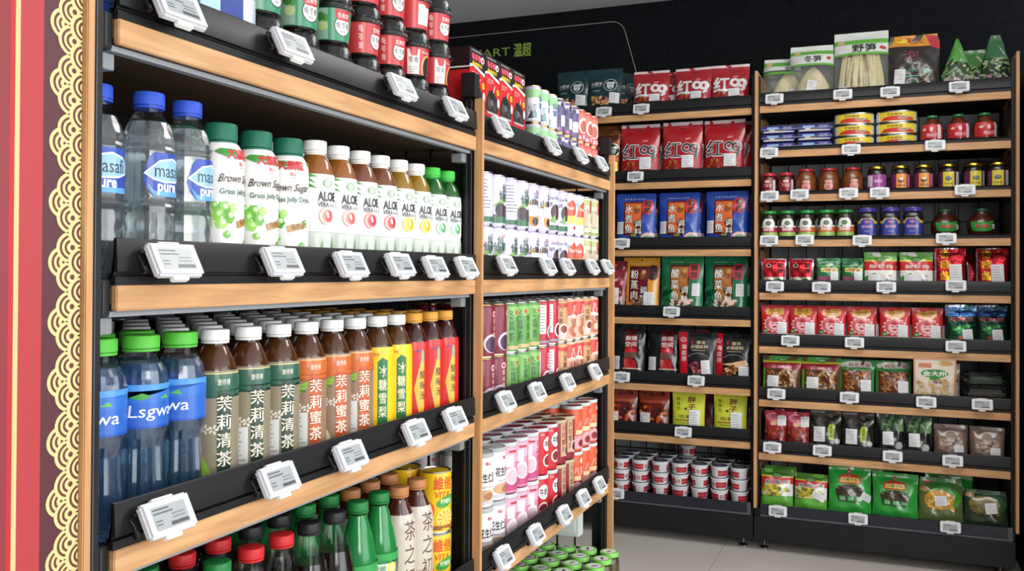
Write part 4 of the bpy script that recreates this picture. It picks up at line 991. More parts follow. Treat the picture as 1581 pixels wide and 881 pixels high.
# large porridge cans with clear plastic lids
def pcan(kind, base, ops, h=.1145, lidc='c4c9ca'): can(kind, .0282, h, ops, base, rim='d0cfca', plast=True, lidc=lidc)
pcan('pc_w', 'e8e6e8', [T('花生仁汤', .004, .062, .019, '2e2422', .050, off=.03), T('泰山', .004, .092, .008, 'c02a34', .012, off=.03), E(-.002, .026, .024, .012, 'c9a27c', 16), E(.006, .024, .012, .008, 'a8784c', 12), R(-.03, .006, .03, .014, 'c8c4c8'), T('PEANUT SOUP', .002, .043, .004, '8a7a70', .034, off=0)], lidc='a9adae')
pcan('pc_k', 'd98cac', [R(-.1, .006, .1, .024, 'c04a7c'), R(-.1, .070, .1, .103, 'e2aec4'), V('银耳莲子', .018, .060, .070, 'b03a72', .014, off=0), E(-.006, .040, .017, .020, 'ecdfe4', 18), E(-.006, .038, .013, .015, 'd6b8c4', 12), R(-.022, .060, -.002, .086, 'e2dfe2'), Pg([(-.014, .096), (.006, .096), (.006, .091), (-.014, .091)], 'b83044')])
pcan('pc_r', 'c42430', [E(.004, .074, .016, .018, 'f2eeec', 20), T('牛奶', .004, .074, .017, '2a1c1c', .024, off=.03), E(.004, .034, .017, .016, 'e8d4d0', 18), E(.004, .034, .013, .012, '8a3034', 14), T('花生', -.014, .098, .006, 'f0d8d4', .012)] + Lines(-.036, .03, -.022, .095, 12, 'e28a90', .3, 3))
pcan('pc_d', '8a1f34', [R(-.008, .02, .010, .104, 'c9a27a'), V('沙拉蜜豆', .001, .066, .068, '3a1a1c', .012, off=.01), E(.018, .034, .014, .016, 'e0ccd0', 16), E(.018, .034, .010, .012, '4a1a24', 12)], lidc='b9a98a')
pcan('pc_o', 'dc5a34', [T('八宝', .006, .072, .022, 'f4e6d8', .036, off=.0, sk=.15), E(.014, .098, .006, .007, 'f2ece4', 12), Pg([(-.09, .004), (.09, .004), (.09, .040), (.03, .030), (.0, .044), (-.03, .030), (-.09, .036)], 'd9a0a8'), E(.0, .022, .012, .010, '8a3038', 12), E(.016, .018, .007, .007, 'b04a50', 10), R(-.02, .046, .012, .058, 'eccaa0')], h=.1235, lidc='c9d2d2')
C4 = ['pc_w', 'pc_w', 'pc_k', 'pc_k', 'pc_k', 'pc_r', 'pc_r', 'pc_d', 'pc_d', 'pc_o', 'pc_o', 'pc_o']
N4 = {'pc_w': 'white peanut soup can', 'pc_k': 'pink dessert soup can', 'pc_r': 'red milk peanut can', 'pc_d': 'dark red sweet bean can', 'pc_o': 'orange mixed porridge can'}
for i, kd in enumerate(C4):
    y = 1.762 + .0672 * i
    for r in range(4):
        for t in range(2):
            hh = .1238 if kd == 'pc_o' else .1148
            front(kd, (-.801 - .062 * r, y - .003 * r, Z4 + hh * t), [0, -12, 14, 6][(i + t) % 4], '%s with plastic lid, %s tier, %s from the strip%s' % (N4[kd], ('lower', 'upper')[t], ORD[i], ('', ', second row', ', third row', ', fourth row')[r]), 'plastic-lidded cans on the fourth shelf of the far unit')
# pickle jars with green and dark red lids on the base deck
jar('gl', .0290, .138, '7fc85a', .012, '5a4f24', [R(-.02, .02, .02, .09, 'd8d2b0'), T('泡菜', 0, .06, .02, '3a6a2c', .03)], (.2, .62), .8, lidr=.90, name='pickle_jar', lidops=[E(0, 0, .0185, .0185, 'd8d8d6', 20), E(-.004, .002, .006, .004, '7a4a50', 8), E(.005, -.002, .006, .003, '5a5a5c', 8), T('酱', 0, 0, .008, '5a3a40')])
GXY = [(x, y) for y in (2.462, 2.394, 2.326, 2.258, 2.190, 2.122, 2.054) for x in (-.722, -.785, -.848, -.911)]
for i, (x, y) in enumerate(GXY):
    place('gl', (x, y, .1915), radians(90 + [0, 40, -30][i % 3]), 'green-lidded pickle jar, %s row from the far end, %s back from the aisle' % (ORD[i // 4], ORD[i % 4]), 'green-lidded pickle jars')
jar('rl', .040, .150, '7a1a24', .013, '6a2a1c', [R(-.03, .03, .03, .10, 'c8b08a')], (.25, .65), .9, lidr=.92, name='pickle_jar')
for i, (x, y) in enumerate([(x, y) for y in (1.985, 1.90, 1.815) for x in (-.745, -.835)]):
    place('rl', (x, y, .1915), radians(90), 'dark red-lidded pickle jar, %s row nearer the strip, %s from the aisle' % (ORD[i // 2], ORD[i % 2]), 'dark red-lidded pickle jars')
# power socket box fixed to the wire end of the far unit
c = MB(); box(c, -.985, -.822, 2.500, 2.536, .345, .474, 'satin', 'dfe6e2', .004)
f = MB(); box(f, -.972, -.900, 2.4975, 2.5005, .358, .466, 'satin', 'e9eeea', .001)
f2 = MB(); box(f2, -.892, -.835, 2.4975, 2.5005, .358, .466, 'satin', 'e4eae6', .001); box(f2, -.880, -.846, 2.4955, 2.498, .385, .460, 'satin', 'eef2ee', .001)
for x in (-.945, -.925): box(f, x, x + .004, 2.4970, 2.4976, .395, .408, 'gloss', '101010')
box(f, -.937, -.933, 2.4970, 2.4976, .425, .436, 'gloss', '101010')
r = link('power_socket', None, loc=(0, 0, 0)); tag(r, 'white power socket box fixed on the wire end above the green-lidded jars', 'power socket')
link('housing', c.mesh('housing'), r); link('socket_plate', f.mesh('socket_plate'), r); link('switch', f2.mesh('switch'), r)
# floor below the other side: shelf that carries the purple cans
m = MB(); box(m, -1.40, -1.175, .90, 1.72, 1.005, 1.02, 'blackmetal', '141516'); 
for y in (.92, 1.69): box(m, -1.39, -1.37, y, y + .02, 0, 1.005, 'blackmetal', '141516')
tag(link('rear_shelf', m.mesh('rear_shelf')), 'black shelf on the far side of the wire back carrying purple cans', 'shelf')

# ------------------------------------------------------------------ packets, jars and tins on the corner shelving
def r99(w, h, dark):
    s = w / .165; a, b = ('3a3638', 'e4dfe0') if dark else ('dcdadb', 'dcdadb')
    z = h * .42
    o = [R(-w / 2, h * .93, w / 2, h, 'd9c8c8'), R(-w / 2, h * .915, w / 2, h * .93, 'a02028'), R(-.012, h * .855, .012, h * .872, '1a1012') , Pg([(.016 * s, h * .66), (.036 * s, h * .67), (.036 * s, h * .63), (.012 * s, h * .62)], 'd87a84')]
    o += OT('红', -.038 * s, z + .004, .078 * s, a, b, .066 * s, o=.05)
    for col, ro, th in ((b, .0225, .0135), (a, .0205, .0095)):
        for cx, dz in ((.022 * s, 0), (.054 * s, -.004 * s)): o += Ring(cx, z + .010 * s + dz, ro * s, th * s, col, n=20, sy=1.15)
    for t, c in ((.0145, b), (.0095, a)):
        d = (.0145 - t) / 2
        o += [Pg([((.072 - t - d) * s, z + .016 * s), ((.072 - d) * s, z + .016 * s), ((.068 - d) * s, z - .030 * s), ((.052 + d) * s, z - .040 * s), ((.044 + d) * s, z - .030 * s), ((.058 - d) * s, z - .022 * s)], c)]
    o += Blobs(-w * .40, h * .03, w * .02, h * .22, 30, ['7a3420', 'a8602c', '8a4a1c', 'c07a3a'], .006 * s, 4)
    return o
pouch('red99', .168, .252, .020, r99(.168, .252, True), 'a81824', sticker=(.028, .044, .050, .052), seed=1, seal=.13)
pouch('red99s', .155, .190, .018, r99(.155, .190, False), 'a01a26', sticker=(.018, .034, .046, .030), seed=2, seal=.12)
def sheep(w, h, base):
    e = [E(.026, h * .56, .030, .034, 'c9d2d0', 24), E(.026, h * .56, .0275, .0315, base, 24)]
    e += [E(.026, h * .545, .016, .020, 'c4cccb', 16), E(.014, h * .62, .009, .005, 'c4cccb', 8, .6), E(.040, h * .62, .009, .005, 'c4cccb', 8, -.6), E(.021, h * .57, .003, .003, base, 8), E(.032, h * .57, .003, .003, base, 8), E(.027, h * .49, .007, .005, '8a9a98', 10)]
    e += [T('小肥羊', -.036, h * .60, .019, 'd4dbda', .052, off=.02), T('LITTLE SHEEP', -.036, h * .53, .005, 'b4bebc', .046, off=0), T('火锅底料', -.036, h * .42, .007, 'b4bebc', .036)]
    return e
pouch('teal', .150, .215, .018, sheep(.15, .215, '0a3034') + Blobs(-.055, .01, .02, .06, 30, ['c98a6a', 'a85a4a', 'd8b07a', 'c4a04a'], .010, 3), '0a3236', sticker=(.045, .045, .044, .046, -.06), seed=3)
pouch('sheepb', .110, .255, .016, [R(-.055, .20, .055, .255, '9a5c38')] + sheep(.11, .22, '2a1c16') + [Pg([(-.05, 0), (.05, 0), (.05, .06), (-.05, .08)], 'b08a3a')], '6a3a22', sticker=(.0, .05, .03, .05), seed=4, m='foil')
def qt(main, mains, l1, l2, base, food, panel='b8622a', ov='c2303c', w=.168, h=.24):
    o = [E(0, h * .945, .004, .004, '141414', 10)] + [E(-.045 + k * .0115, h * .875, .0035, .0022, 'd8d2b0', 6) for k in range(8)]
    o += [R(-.052, .020, .032, h * .82, '5a1c20'), R(-.045, .028, .026, h * .78, panel), E(.006, h * .62, .014, .020, '8a4a22', 8), E(.012, h * .70, .010, .012, 'c89a4a', 8)]
    o += [E(.052, h * .76, .0235, .022, ov, 18), E(.052, h * .62, .0235, .022, ov, 18), R(.0285, h * .62, .0755, h * .76, ov), V('橋頭', .052, h * .69, .066, '1c1416', .028, off=.03)]
    o += OT(l1, -.028, h * .44, h * .60, 'f0ece2', '2a1a16', .034, True, .04)
    o += [E(.014, h * .33, .019, .021, '1c1a1a', 16), E(.014, h * .16, .019, .021, '1c1a1a', 16)] + [V('调料', .014, h * .245, h * .31, 'f4f0e8', .031, off=.01)]
    o += [E(-.006, h * .075, .018, .008, '4a3a1c', 14), T(l2, -.006, h * .075, .008, 'd8c878', .022)]
    o += food
    return o
pouch('blue', .172, .238, .019, qt(0, 0, '水煮鱼', '鲜嫩', '2348a8', [Pg([(.02, 0), (.08, 0), (.086, .03), (.05, .034), (.03, .02)], 'd8b4b0'), E(.06, .012, .02, .008, '5a9a5a', 8)], 'd8622a'), '2148a6', sticker=(-.066, .056, .030, .052), seed=5)
pouch('green', .178, .258, .020, qt(0, 0, '酸菜鱼', '鲜酸', '1c6a48', Blobs(-.045, .005, .065, .042, 26, ['e0cfc0', 'c8a890', 'a8543c', 'd8c8b8', '6a3a2c'], .011, 6) + Blobs(-.085, .01, -.055, .10, 10, ['0f4a30', '2f8a5c'], .010, 3, 2.2), 'a8662c', h=.258), '1a7049', sticker=(.062, .085, .032, .052), seed=6)
pouch('orange', .160, .250, .018, qt(0, 0, '粉蒸肉', '香糯', 'd8922c', Blobs(-.045, .005, .06, .045, 22, ['9a5a4a', 'c08a6c', '6a3a2c', '3f8a5a'], .011, 7), '6a1626', '5a1a24', h=.250), 'd6932b', sticker=(.040, .036, .046, .058), seed=7)
pouch('rawmeat', .12, .235, .016, Blobs(-.05, .02, .05, .22, 50, ['8a2a34', 'c8606a', '5a1a22', 'e0b8b4'], .014, 9) + [Pg([(-.06, 0), (.06, 0), (.06, .03), (-.06, .03)], '5a1420')], '7a1c2c', sticker=(.01, .05, .04, .07), seed=8)
pouch('mala', .145, .250, .020, [R(-.012, .175, .040, .205, '4a1014'), E(.014, .205, .026, .014, '4a1014', 18), R(-.012, .118, .040, .185, '98181e'), R(-.012, .060, .040, .12, '2a2224'), T('麻辣', .014, .170, .024, 'e8dcd6', .050, off=.02), T('空间', .014, .140, .024, 'e8dcd6', .050, off=.02), R(-.012, .09, .040, .118, 'c8202a'), R(-.014, .070, .040, .10, '6a4a40'), Pg([(-.014, .020), (.042, .020), (.034, .058), (.012, .072), (-.008, .060)], 'b8242c'), R(-.020, .014, .060, .020, 'd8b8a8'), V('自煮火锅', .052, .140, .11, 'a8a8a2', .008, off=0), Pg([(-.014, .018), (-.004, .018), (.0, .066), (-.014, .066)], 'a8453a')], '1b1e1f', sticker=(-.050, .042, .034, .056), seed=9, edge='222', wr=.0024)
pouch('mala2', .130, .215, .020, [], '26292a', seed=19, wr=.003)
def hdl(l1):
    return [Pg([(-.080, .225), (-.042, .225), (-.036, .0), (-.070, 0)], 'c2202c')] + Ring(-.058, .178, .0125, .0025, 'ecd8d2', n=16) + [T('捞', -.058, .178, .011, 'ecd8d2'), V('海底捞', -.054, .110, .085, 'ecd8d2', .022, off=.02),
        T(l1, .016, .165, .016, 'd8c49a', .036, off=.02), T('火锅底料', .012, .143, .018, 'd8c49a', .072, off=.02), R(-.02, .123, .04, .126, 'b8a88a'), R(-.022, .158, -.016, .176, 'b8202c')] + Ring(.008, .052, .058, .0015, 'b8b4ac', .5, 2.4, 14)
pouch('hdl', .158, .218, .020, hdl('清油') + Blobs(-.030, .005, .035, .06, 26, ['7a2a34', 'b86a6c', '4a1a1c', '8a4450'], .010, 5), '1a1c1d', sticker=(.040, .038, .036, .056, .1), seed=10)
pouch('hdl2', .158, .215, .020, hdl('菌汤') + [Pg([(-.04, .06), (.0, .068), (.06, .085), (.07, .06), (.03, .045)], 'd8b088')] + Blobs(-.035, .005, .04, .05, 24, ['b8703c', 'd89a6a', 'e0c0a0', '6a3a1c'], .010, 6), '1d1f20', sticker=(.052, .014, .040, .060), seed=11)
pouch('brown', .135, .176, .018, [R(-.07, .10, .07, .176, '8a3524'), R(-.07, .100, .07, .108, '4a1a14'), T('牛油火锅', .0, .158, .020, '2a1210', .095, off=.03), R(-.06, .112, .06, .124, 'a8452c')] + Blobs(-.055, .006, .055, .092, 46, ['5a1c14', 'c8562c', '8a2c1c', 'd87a4a', '3a100c'], .012, 8, .8), '5f1d16', sticker=(-.034, .028, .046, .042, -.03), seed=12)
pouch('yell', .136, .178, .018, [T('- 四川风味 -', .0, .166, .005, '5a4a1c', .08, off=0), V('麻辣佰', -.042, .118, .068, '4a3a1a', .016, off=.0), R(-.028, .085, -.0272, .150, '8a7a2a'), V('胖子', .014, .122, .068, '6a2a2c', .034, off=.03), E(-.010, .092, .007, .007, '5a4a1c', 12), T('佐料', -.010, .050, .018, '4a3a1a', .060, off=0), R(-.05, .028, .03, .034, '8a5a2a'), R(-.04, .016, .02, .019, '7a6a2a')], 'c5cc3a', m='satin', sticker=(.028, .040, .046, .070), seed=13, wr=.0012)
pouch('maroon', .100, .165, .016, [R(-.05, .15, .05, .165, '6a2030')], '4a1220', seed=14)

RN = [0, 0]
def R_(kind, x, z, label, group, y=3.805, tilt=-5, yaw=0):
    q = 0 if y < 3.83 else 1
    RN[q] += 1; y += .008 * (RN[q] % 2)
    return place(kind, (x, y, z + .0036), rot=(radians(tilt), 0, radians(yaw)), label=label, group=group)
G = 'seasoning packets on the corner shelving'
z = RZ[0]
R_('teal', -1.297, z, 'dark teal packet with sheep emblem, further one from the red packets', G, 3.80, -5, -3)
R_('teal', -1.145, z, 'dark teal packet with sheep emblem, nearer the red packets', G, 3.80, -7, 4)
R_('teal', -1.07, z - .0, 'dark teal packet turned edgewise behind the white-stickered teal one', G, 3.90, -8, 50)
for k, (x, y, yw) in enumerate(((-.942, 3.80, 2), (-.860, 3.86, -4), (-.765, 3.81, -3), (-.610, 3.80, 3), (-.90, 3.90, 5), (-.70, 3.88, 0))):
    R_('red99s', x, z, ['small red packet beside the teal ones on the top shelf', 'small red packet leaning behind the first small red one', 'small red packet in the middle of the top shelf', 'small red packet closest to the wooden strip, top shelf', 'small red packet in the far row behind the first small red one', 'small red packet in the far row of the top shelf, middle'][k], G, y, -6, yw)
z = RZ[1]
R_('sheepb', -1.134, z, 'brown foil packet with sheep emblem beside the large red packets', G)
for k, x in enumerate((-.990, -.807, -.634)):
    R_('red99', x, z, 'large red packet with big characters, %s from the brown foil packet' % ORD[k], G, 3.80, -5, [2, 0, -2][k])
    R_('red99', x + .022, z, 'large red packet tucked behind the %s front one' % ORD[k], G, 3.865, -5, -3)
z = RZ[2]
for k, x in enumerate((-1.005, -.821, -.622)):
    R_('blue', x, z, 'blue fish seasoning packet with orange panel, %s along its shelf' % ORD[k], G, 3.80, -5, [3, 0, -3][k])
    R_('blue', x + .012, z, 'blue fish seasoning packet behind the %s front one' % ORD[k], G, 3.87, -5, 3)
R_('brown', -1.17, z, 'reddish brown packet behind the strip beside the blue packets', G)
z = RZ[3]
R_('rawmeat', -1.105, z, 'dark red meat seasoning packet beside the orange packet', G)
R_('orange', -.985, z, 'orange steamed pork seasoning packet with maroon panel', G, 3.81)
R_('green', -.805, z, 'green pickled fish seasoning packet with brown panel, in the middle of its shelf', G, 3.80)
R_('green', -.628, z, 'green pickled fish seasoning packet with brown panel, beside the wooden strip', G, 3.815, -5, -2)
R_('green', -.613, z, 'green pickled fish seasoning packet in the row behind the strip-side one', G, 3.88, -5, -2)
z = RZ[4]
R_('mala', -1.035, z, 'black packet with red lantern label, further from the hotpot packets', G, 3.80)
R_('mala', -.885, z, 'black packet with red lantern label, beside the red-edged hotpot packet', G, 3.82, -5, 3)
R_('mala2', -.965, z, 'plain dark packet standing between the two lantern-label packets', G, 3.885)
R_('hdl', -.742, z, 'black hotpot packet with red side band and meat picture', G, 3.80, -6, 2)
R_('hdl2', -.597, z, 'black hotpot packet with red side band and mushroom picture', G, 3.80, -4, -6)
R_('hdl', -.67, z, 'black hotpot packet with red side band in the row behind', G, 3.89, -4, -3)
z = RZ[5]
for k, x in enumerate((-1.062, -.925)):
    R_('brown', x, z, 'reddish brown chilli oil packet, %s' % ['partly hidden by the wooden strip', 'beside the yellow packets'][k], G, 3.80, -4, [3, -2][k])
    R_('brown', x + .03, z, 'reddish brown chilli oil packet in the row behind the %s front one' % ORD[k], G, 3.905, -4, 3)
for k, x in enumerate((-.775, -.605)):
    R_('yell', x, z, 'yellow seasoning packet with brown writing, %s' % ['beside the chilli oil packets', 'beside the wooden strip'][k], G, 3.80, -4, [2, -1][k])
    R_('maroon', x + .060 - .012 * k, z, 'maroon packet showing behind the %s yellow one' % ORD[k], G, 3.85, -4, -8)
R_('maroon', -.668, z, 'maroon packet standing upright between the two yellow ones', G, 3.90, -4, 10)
R_('maroon', -.845, z, 'maroon packet standing between chilli oil and yellow packets', G, 3.86, -4, 6)

# small white and red cups
c = MB(); CPp = [(.0280, 0), (.0295, .002), (.0345, .040), (.0362, .041), (.0365, .0445), (.0350, .046)]
lathe(c, CPp, 'gloss', 'dcdde0', 36)
wrap(c, CPp, .008, .036, [R(-.2, .006, .2, .031, 'b02834'), R(-.2, .0185, .2, .0200, 'd88a90'), R(-.012, .008, .012, .032, 'e2dfe0'), E(0, .020, .0085, .0085, '8a3a40', 14), E(0, .020, .006, .006, 'c8a0a4', 12)] + [x for a0 in (-.072, .072) for x in (R(a0 - .012, .008, a0 + .012, .032, 'e2dfe0'), E(a0, .020, .0085, .0085, '8a3a40', 14))], None, gv=.02)
l = MB(); flatface(l, [E(0, 0, .033, .033, '3a4048', 24), E(.002, .002, .020, .018, '55708a', 14), E(0, 0, .008, .006, 'b86a50', 10)], (-.04, -.04, .04, .04), (0, 0, .0462), (1, 0, 0), (0, 1, 0), 'gloss')
lathe(l, [(.0350, .0458), (.0362, .0462), (.0350, .0468)], 'gloss', 'c8ccd0', 36, cap0=False, cap1=False)
s_ = MB(); r0 = .0352
art(s_, [R(-.018, .004, .018, .037, 'cfd0d3')] + Lines(-.016, .006, .016, .035, 6, 'b2b3b6', .3, 4), lambda u, v, h: ((rad(CPp, v) + .0012 + h) * sin(u / r0), -(rad(CPp, v) + .0012 + h) * cos(u / r0), v), (-.02, 0, .02, .04), .006, None, 'satin')
proto('cupA', 'instant_cup', 'cup', [('cup', c), ('foil_lid', l)])
proto('cupB', 'instant_cup', 'cup', [('cup', c), ('foil_lid', l), ('price_sticker', s_)])
rn = random.Random(11)
for i, x in enumerate((-1.064, -.981, -.895, -.811, -.729, -.647, -.566)):
    for r in range(4):
        for t in range(3 if r < 3 else 2):
            kd = 'cupB' if r == 0 and rn.random() < .45 else 'cupA'
            yw = rn.choice([0, 25, -40, 60, 10]) if kd == 'cupA' else rn.choice([10, -30, 35])
            place(kd, (x + .002 * r, 3.808 + .078 * r, .1715 + .0478 * t), radians(yw), 'white and red instant cup, %s tier, %s from the canned drinks%s' % (TIER[t] if t < 2 else 'top', ORD[i], ('', ', second row', ', third row', ', fourth row')[r]), 'stacked instant cups')
place('cupA', (-.810, 3.965, .1715 + .0478 * 3), 0, 'single instant cup standing on top of the third-row stacks', 'stacked instant cups')

# bagged vegetables on the top shelf of the jar unit
G = 'bagged vegetables on the top shelf'
def bag(kind, w, h, t, header, content, seed, sticker=None, outline=None, base=None, hz=.62, cat='bag', name='vegetable_bag', alpha='clearfilm', ops=()):
    """clear bag: printed header over its upper part, clear film below with the vegetable inside"""
    f = bulge(w, h, t, .06, .0016, seed, True)
    def pos(u, v, off, side=1):
        q = outline(v / h) if outline else 1
        return (u * q, -(f(u, v) + off) * side * (1 if side > 0 else .6), v)
    fr = MB(); art(fr, [R(-w / 2, 0, w / 2, h, 'c9cfc9')], lambda u, v, z: pos(u, v, 0), (-w / 2, 0, w / 2, h), w / 24, h / 24, alpha, 0, 0)
    art(fr, [R(-w / 2, 0, w / 2, h, 'c9cfc9')], lambda u, v, z: pos(u, v, 0, -1), (-w / 2, 0, w / 2, h), w / 8, h / 8, alpha, 0, 0)
    hd = MB(); art(hd, list(header) + list(ops), lambda u, v, z: pos(u, v, z + .0006), (-w / 2, h * hz if not ops else 0, w / 2, h), w / 32, h / 40, 'print', .0006, .0008)
    parts = [('film', fr), ('printed_header', hd), ('vegetable', content)]
    if sticker:
        sx, sz, sw, sh, rot = sticker; st = MB()
        def sp(u, v, z): return pos(max(-w / 2, min(w / 2, sx + u * cos(rot) - v * sin(rot))), max(.001, sz + u * sin(rot) + v * cos(rot)), .003 + z)
        art(st, [R(-sw / 2, -sh / 2, sw / 2, sh / 2, 'd4d5d8')] + Lines(-sw * .42, -sh * .4, sw * .42, sh * .42, 6, 'a3a5a9', .35, seed), sp, (-sw / 2, -sh / 2, sw / 2, sh / 2), sw / 4, sh / 4, 'satin', .0002, .0001)
        parts.append(('price_sticker', st))
    proto(kind, name, cat, parts)
def cone(mb, r, h, c, x=0, tw=.12, lean=0.):
    s = len(mb.v)
    lathe(mb, [(r * .75, .002), (r, h * .12), (r * .97, h * .3), (r * .84, h * .5), (r * .60, h * .72), (r * .36, h * .88), (r * .10, h * .99)], 'pale', c, 28, lambda a, z: 1 + .05 * sin(3 * a + z * 40) + .02 * sin(z * 260))
    for i in range(s, len(mb.v)):
        v = mb.v[i]; mb.v[i] = (v[0] + x + lean * v[2], v[1] * .52, v[2])
    return mb
c = MB(); cone(c, .066, .150, 'e4d49c', .012, lean=.1)
hdr = [R(-.1, .150, .1, .21, 'cfd6cf'), R(-.1, .170, .1, .190, '5fa83c'), R(-.1, .132, .1, .142, '5fa83c'), T('冬笋', .03, .156, .020, '1c1c1c', .04), R(-.064, .170, -.040, .188, 'c9b07a')]
bag('shootbag', .150, .205, .040, hdr, c, 21, (.046, .052, .026, .034, .3), outline=lambda s: 1.0 if s < .7 else 1 - .25 * (s - .7))
c = MB(); cone(c, .070, .155, 'dccda0', .0, lean=.04)
hdr = [R(-.1, .150, .1, .245, 'd3dad3'), R(-.1, .200, .1, .216, '5fa83c'), R(-.1, .148, .1, .158, '5fa83c'), T('冬笋', .005, .178, .030, '1a1a1a', .066, off=.02), E(.066, .181, .008, .007, 'c2303c', 12), R(-.066, .198, -.044, .212, 'c9b07a')]
bag('shootbag2', .168, .240, .040, hdr, c, 22, (.0, .060, .036, .052, -.2), outline=lambda s: 1.0 if s < .7 else 1 - .1 * (s - .7))
c = MB(); rn = random.Random(5)
for k in range(19):
    x = -.078 + .0087 * k; ph = rn.uniform(-.012, .012); y = rn.uniform(-.022, .006); hh = rn.uniform(.175, .205)
    tube(c, [(x * .95 + ph, y, .004), (x + ph * .3, y, .06), (x * .92, y * .9, .12), (x * .75 - ph * .5, y * .8, hh)], .0072, 'pale', rn.choice(['ded29a', 'd2c486', 'e6dca8']), 8)
hdr = [R(-.11, .180, .11, .285, 'd6dcd6'), R(-.11, .228, .11, .247, '62ab3e'), R(-.11, .180, .11, .190, '62ab3e'), T('野笋', .012, .209, .034, '181818', .088, off=.03), E(.076, .209, .007, .0065, 'c2303c', 12), E(.085, .206, .007, .0065, 'c2303c', 12), R(-.086, .228, -.060, .244, 'c9b07a')]
bag('longbag', .200, .280, .034, hdr, c, 23, (-.068, .030, .036, .050, 0))
c = MB(); rn = random.Random(6)
for k in range(16):
    s0 = len(c.v); lathe(c, [(.004, 0), (.016, .006), (.018, .014), (.010, .022)], 'food', rn.choice(['3a2e26', '241c18', '4a3c30', '7a6a54']), 10)
    c.xf(Matrix.Translation((rn.uniform(-.065, .065), rn.uniform(-.008, .012), rn.uniform(.005, .13))), s0)
pouch('darkbag', .185, .250, .022, [Pg([(-.0925, .200), (-.05, .205), (0, .196), (.05, .204), (.0925, .19), (.0925, .25), (-.0925, .25)], 'd8952c'), Pg([(.045, .25), (.0925, .24), (.0925, .175), (.06, .188)], 'b8303c'), T('天天', .0, .222, .030, 'a82a24', .07, off=.03), Pg([(-.07, .22), (-.03, .235), (-.02, .21)], 'e8c83c'),
  T('泡', -.010, .150, .048, '8a3a50', .058, off=.0), Blobs(.020, .01, .075, .06, 14, ['8a7a64', 'a89a84', '5a4c3e'], .009, 8), T('绿色', .000, .078, .020, '5f9a84', .04, off=0), Pg([(-.03, .05), (.02, .052), (.02, .046), (-.03, .044)], '5f9a84'), E(.045, .07, .014, .014, '7fae9c', 10), T('食品', -.012, .028, .016, '4f8a74', .034, off=0)],
  '2a231f', sticker=(-.052, .048, .040, .056, -.05), seed=24, outline=lambda s: 1 - .1 * max(0, s - .85) / .15, name='vegetable_bag', cat='bag', wr=.004)
def tri(s): return 1 if s < .35 else max(.05, 1 - (s - .35) * 1.45)
def leafy(kind, w, h, seed, base, tip, outline, extra=()):
    pouch(kind, w, h, .026, list(extra) + Blobs(-w / 2, .01, w / 2, h * .5, 40, ['3f6a34', '6f9a54', '24402a', '8aa878', 'b0b890'], .012, seed, .5) + Blobs(-w * .4, .004, w * .4, .03, 10, ['8a6a70', 'a88a8c'], .010, seed) + [Pg([(-w / 2, h * .50), (w / 2, h * .44), (w / 2, h), (-w / 2, h)], tip), Pg([(w * .1, h * .9), (w * .5, h * .46), (w * .5, h * .42), (w * .0, h * .86)], 'b8c0b4')],
          base, seed=seed, outline=outline, name='vegetable_bag', cat='bag', wr=.0035)
leafy('tribag', .118, .220, 25, '2f4a2c', '4f9a3c', tri, [])
leafy('smallbag', .090, .185, 26, '24381f', '3f7a34', lambda s: 1 if s < .6 else 1 - .5 * (s - .6), [])
leafy('endbag', .100, .222, 27, '263a28', '2f6a3c', lambda s: 1 if s < .5 else max(.1, 1 - 1.4 * (s - .5)), [])
z = SZ[0]
R_('shootbag', -.408, z, 'clear bag with a whole bamboo shoot, leaning beside the wooden strip', G, 3.862, -6, 6)
R_('shootbag2', -.290, z, 'clear bag with a whole bamboo shoot, second from the wooden strip', G, 3.82, -6, 2)
R_('longbag', -.105, z, 'tall clear bag of long thin bamboo shoots with green stripes', G, 3.815, -6)
R_('darkbag', .086, z, 'dark bag with orange top band and pinkish character', G, 3.82, -6)
R_('tribag', .238, z, 'pointed green leafy bag beside the dark bag', G, 3.82, -4)
R_('smallbag', .302, z, 'small rounded green leafy bag between two pointed ones', G, 3.885, -4)
R_('endbag', .367, z, 'pointed green leafy bag at the far end of the top shelf', G, 3.83, -4)

# flat packs and oval fish tins
def pillow(kind, w, d, h, base, ops, m='film'):
    mb = MB(); s0 = 0
    box(mb, -w / 2, w / 2, -d / 2, d / 2, .002, h - .002, m, base, .005)
    flatface(mb, ops, (-w / 2 + .005, .004, w / 2 - .005, h - .004), (0, -d / 2 - .0002, 0), (1, 0, 0), (0, 0, 1), m)
    box(mb, -w / 2 - .004, w / 2 + .004, -d / 2 - .005, d / 2, h * .5 - .0006, h * .5 + .0006, m, 'b8c4dc')
    proto(kind, 'flat_snack_pack', 'packet', [('pack', mb)]); one_mesh(kind)
pillow('bluepk', .128, .09, .0335, '2a2f7c', [R(-.064, .003, .064, .008, 'c2cadf'), Pg([(-.06, .009), (-.02, .013), (.03, .010), (.05, .008), (-.06, .008)], 'c8b060'), E(-.026, .016, .012, .006, 'd8dde8', 10), R(-.045, .018, .0, .026, '8fb0d8'), R(.014, .010, .052, .028, '5a5a90'), T('香辣', .034, .020, .010, 'a9a4c8', .03)])
mb = MB()
def oval(pr, m_, c_, s0=None):
    k = len(mb.v); lathe(mb, pr, m_, c_, 40)
    for i in range(k, len(mb.v)): v = mb.v[i]; mb.v[i] = (v[0], v[1] * .62, v[2])
OW = .0735
oval([(OW * .96, .0005), (OW, .002), (OW, .0045), (OW * .985, .0055)], 'metal', 'b8bec0')
oval([(OW * .985, .0055), (OW * .985, .0395)], 'print', 'e2c82c')
oval([(OW * .985, .0395), (OW, .041), (OW, .0440), (OW * .97, .0450), (OW * .95, .0435)], 'metal', 'b8bec0')
tl = MB()
def ovm(u, v, h):
    a = u / .066; return ((OW * .985 + h) * sin(a), -(OW * .985 + h) * cos(a) * .62, v)
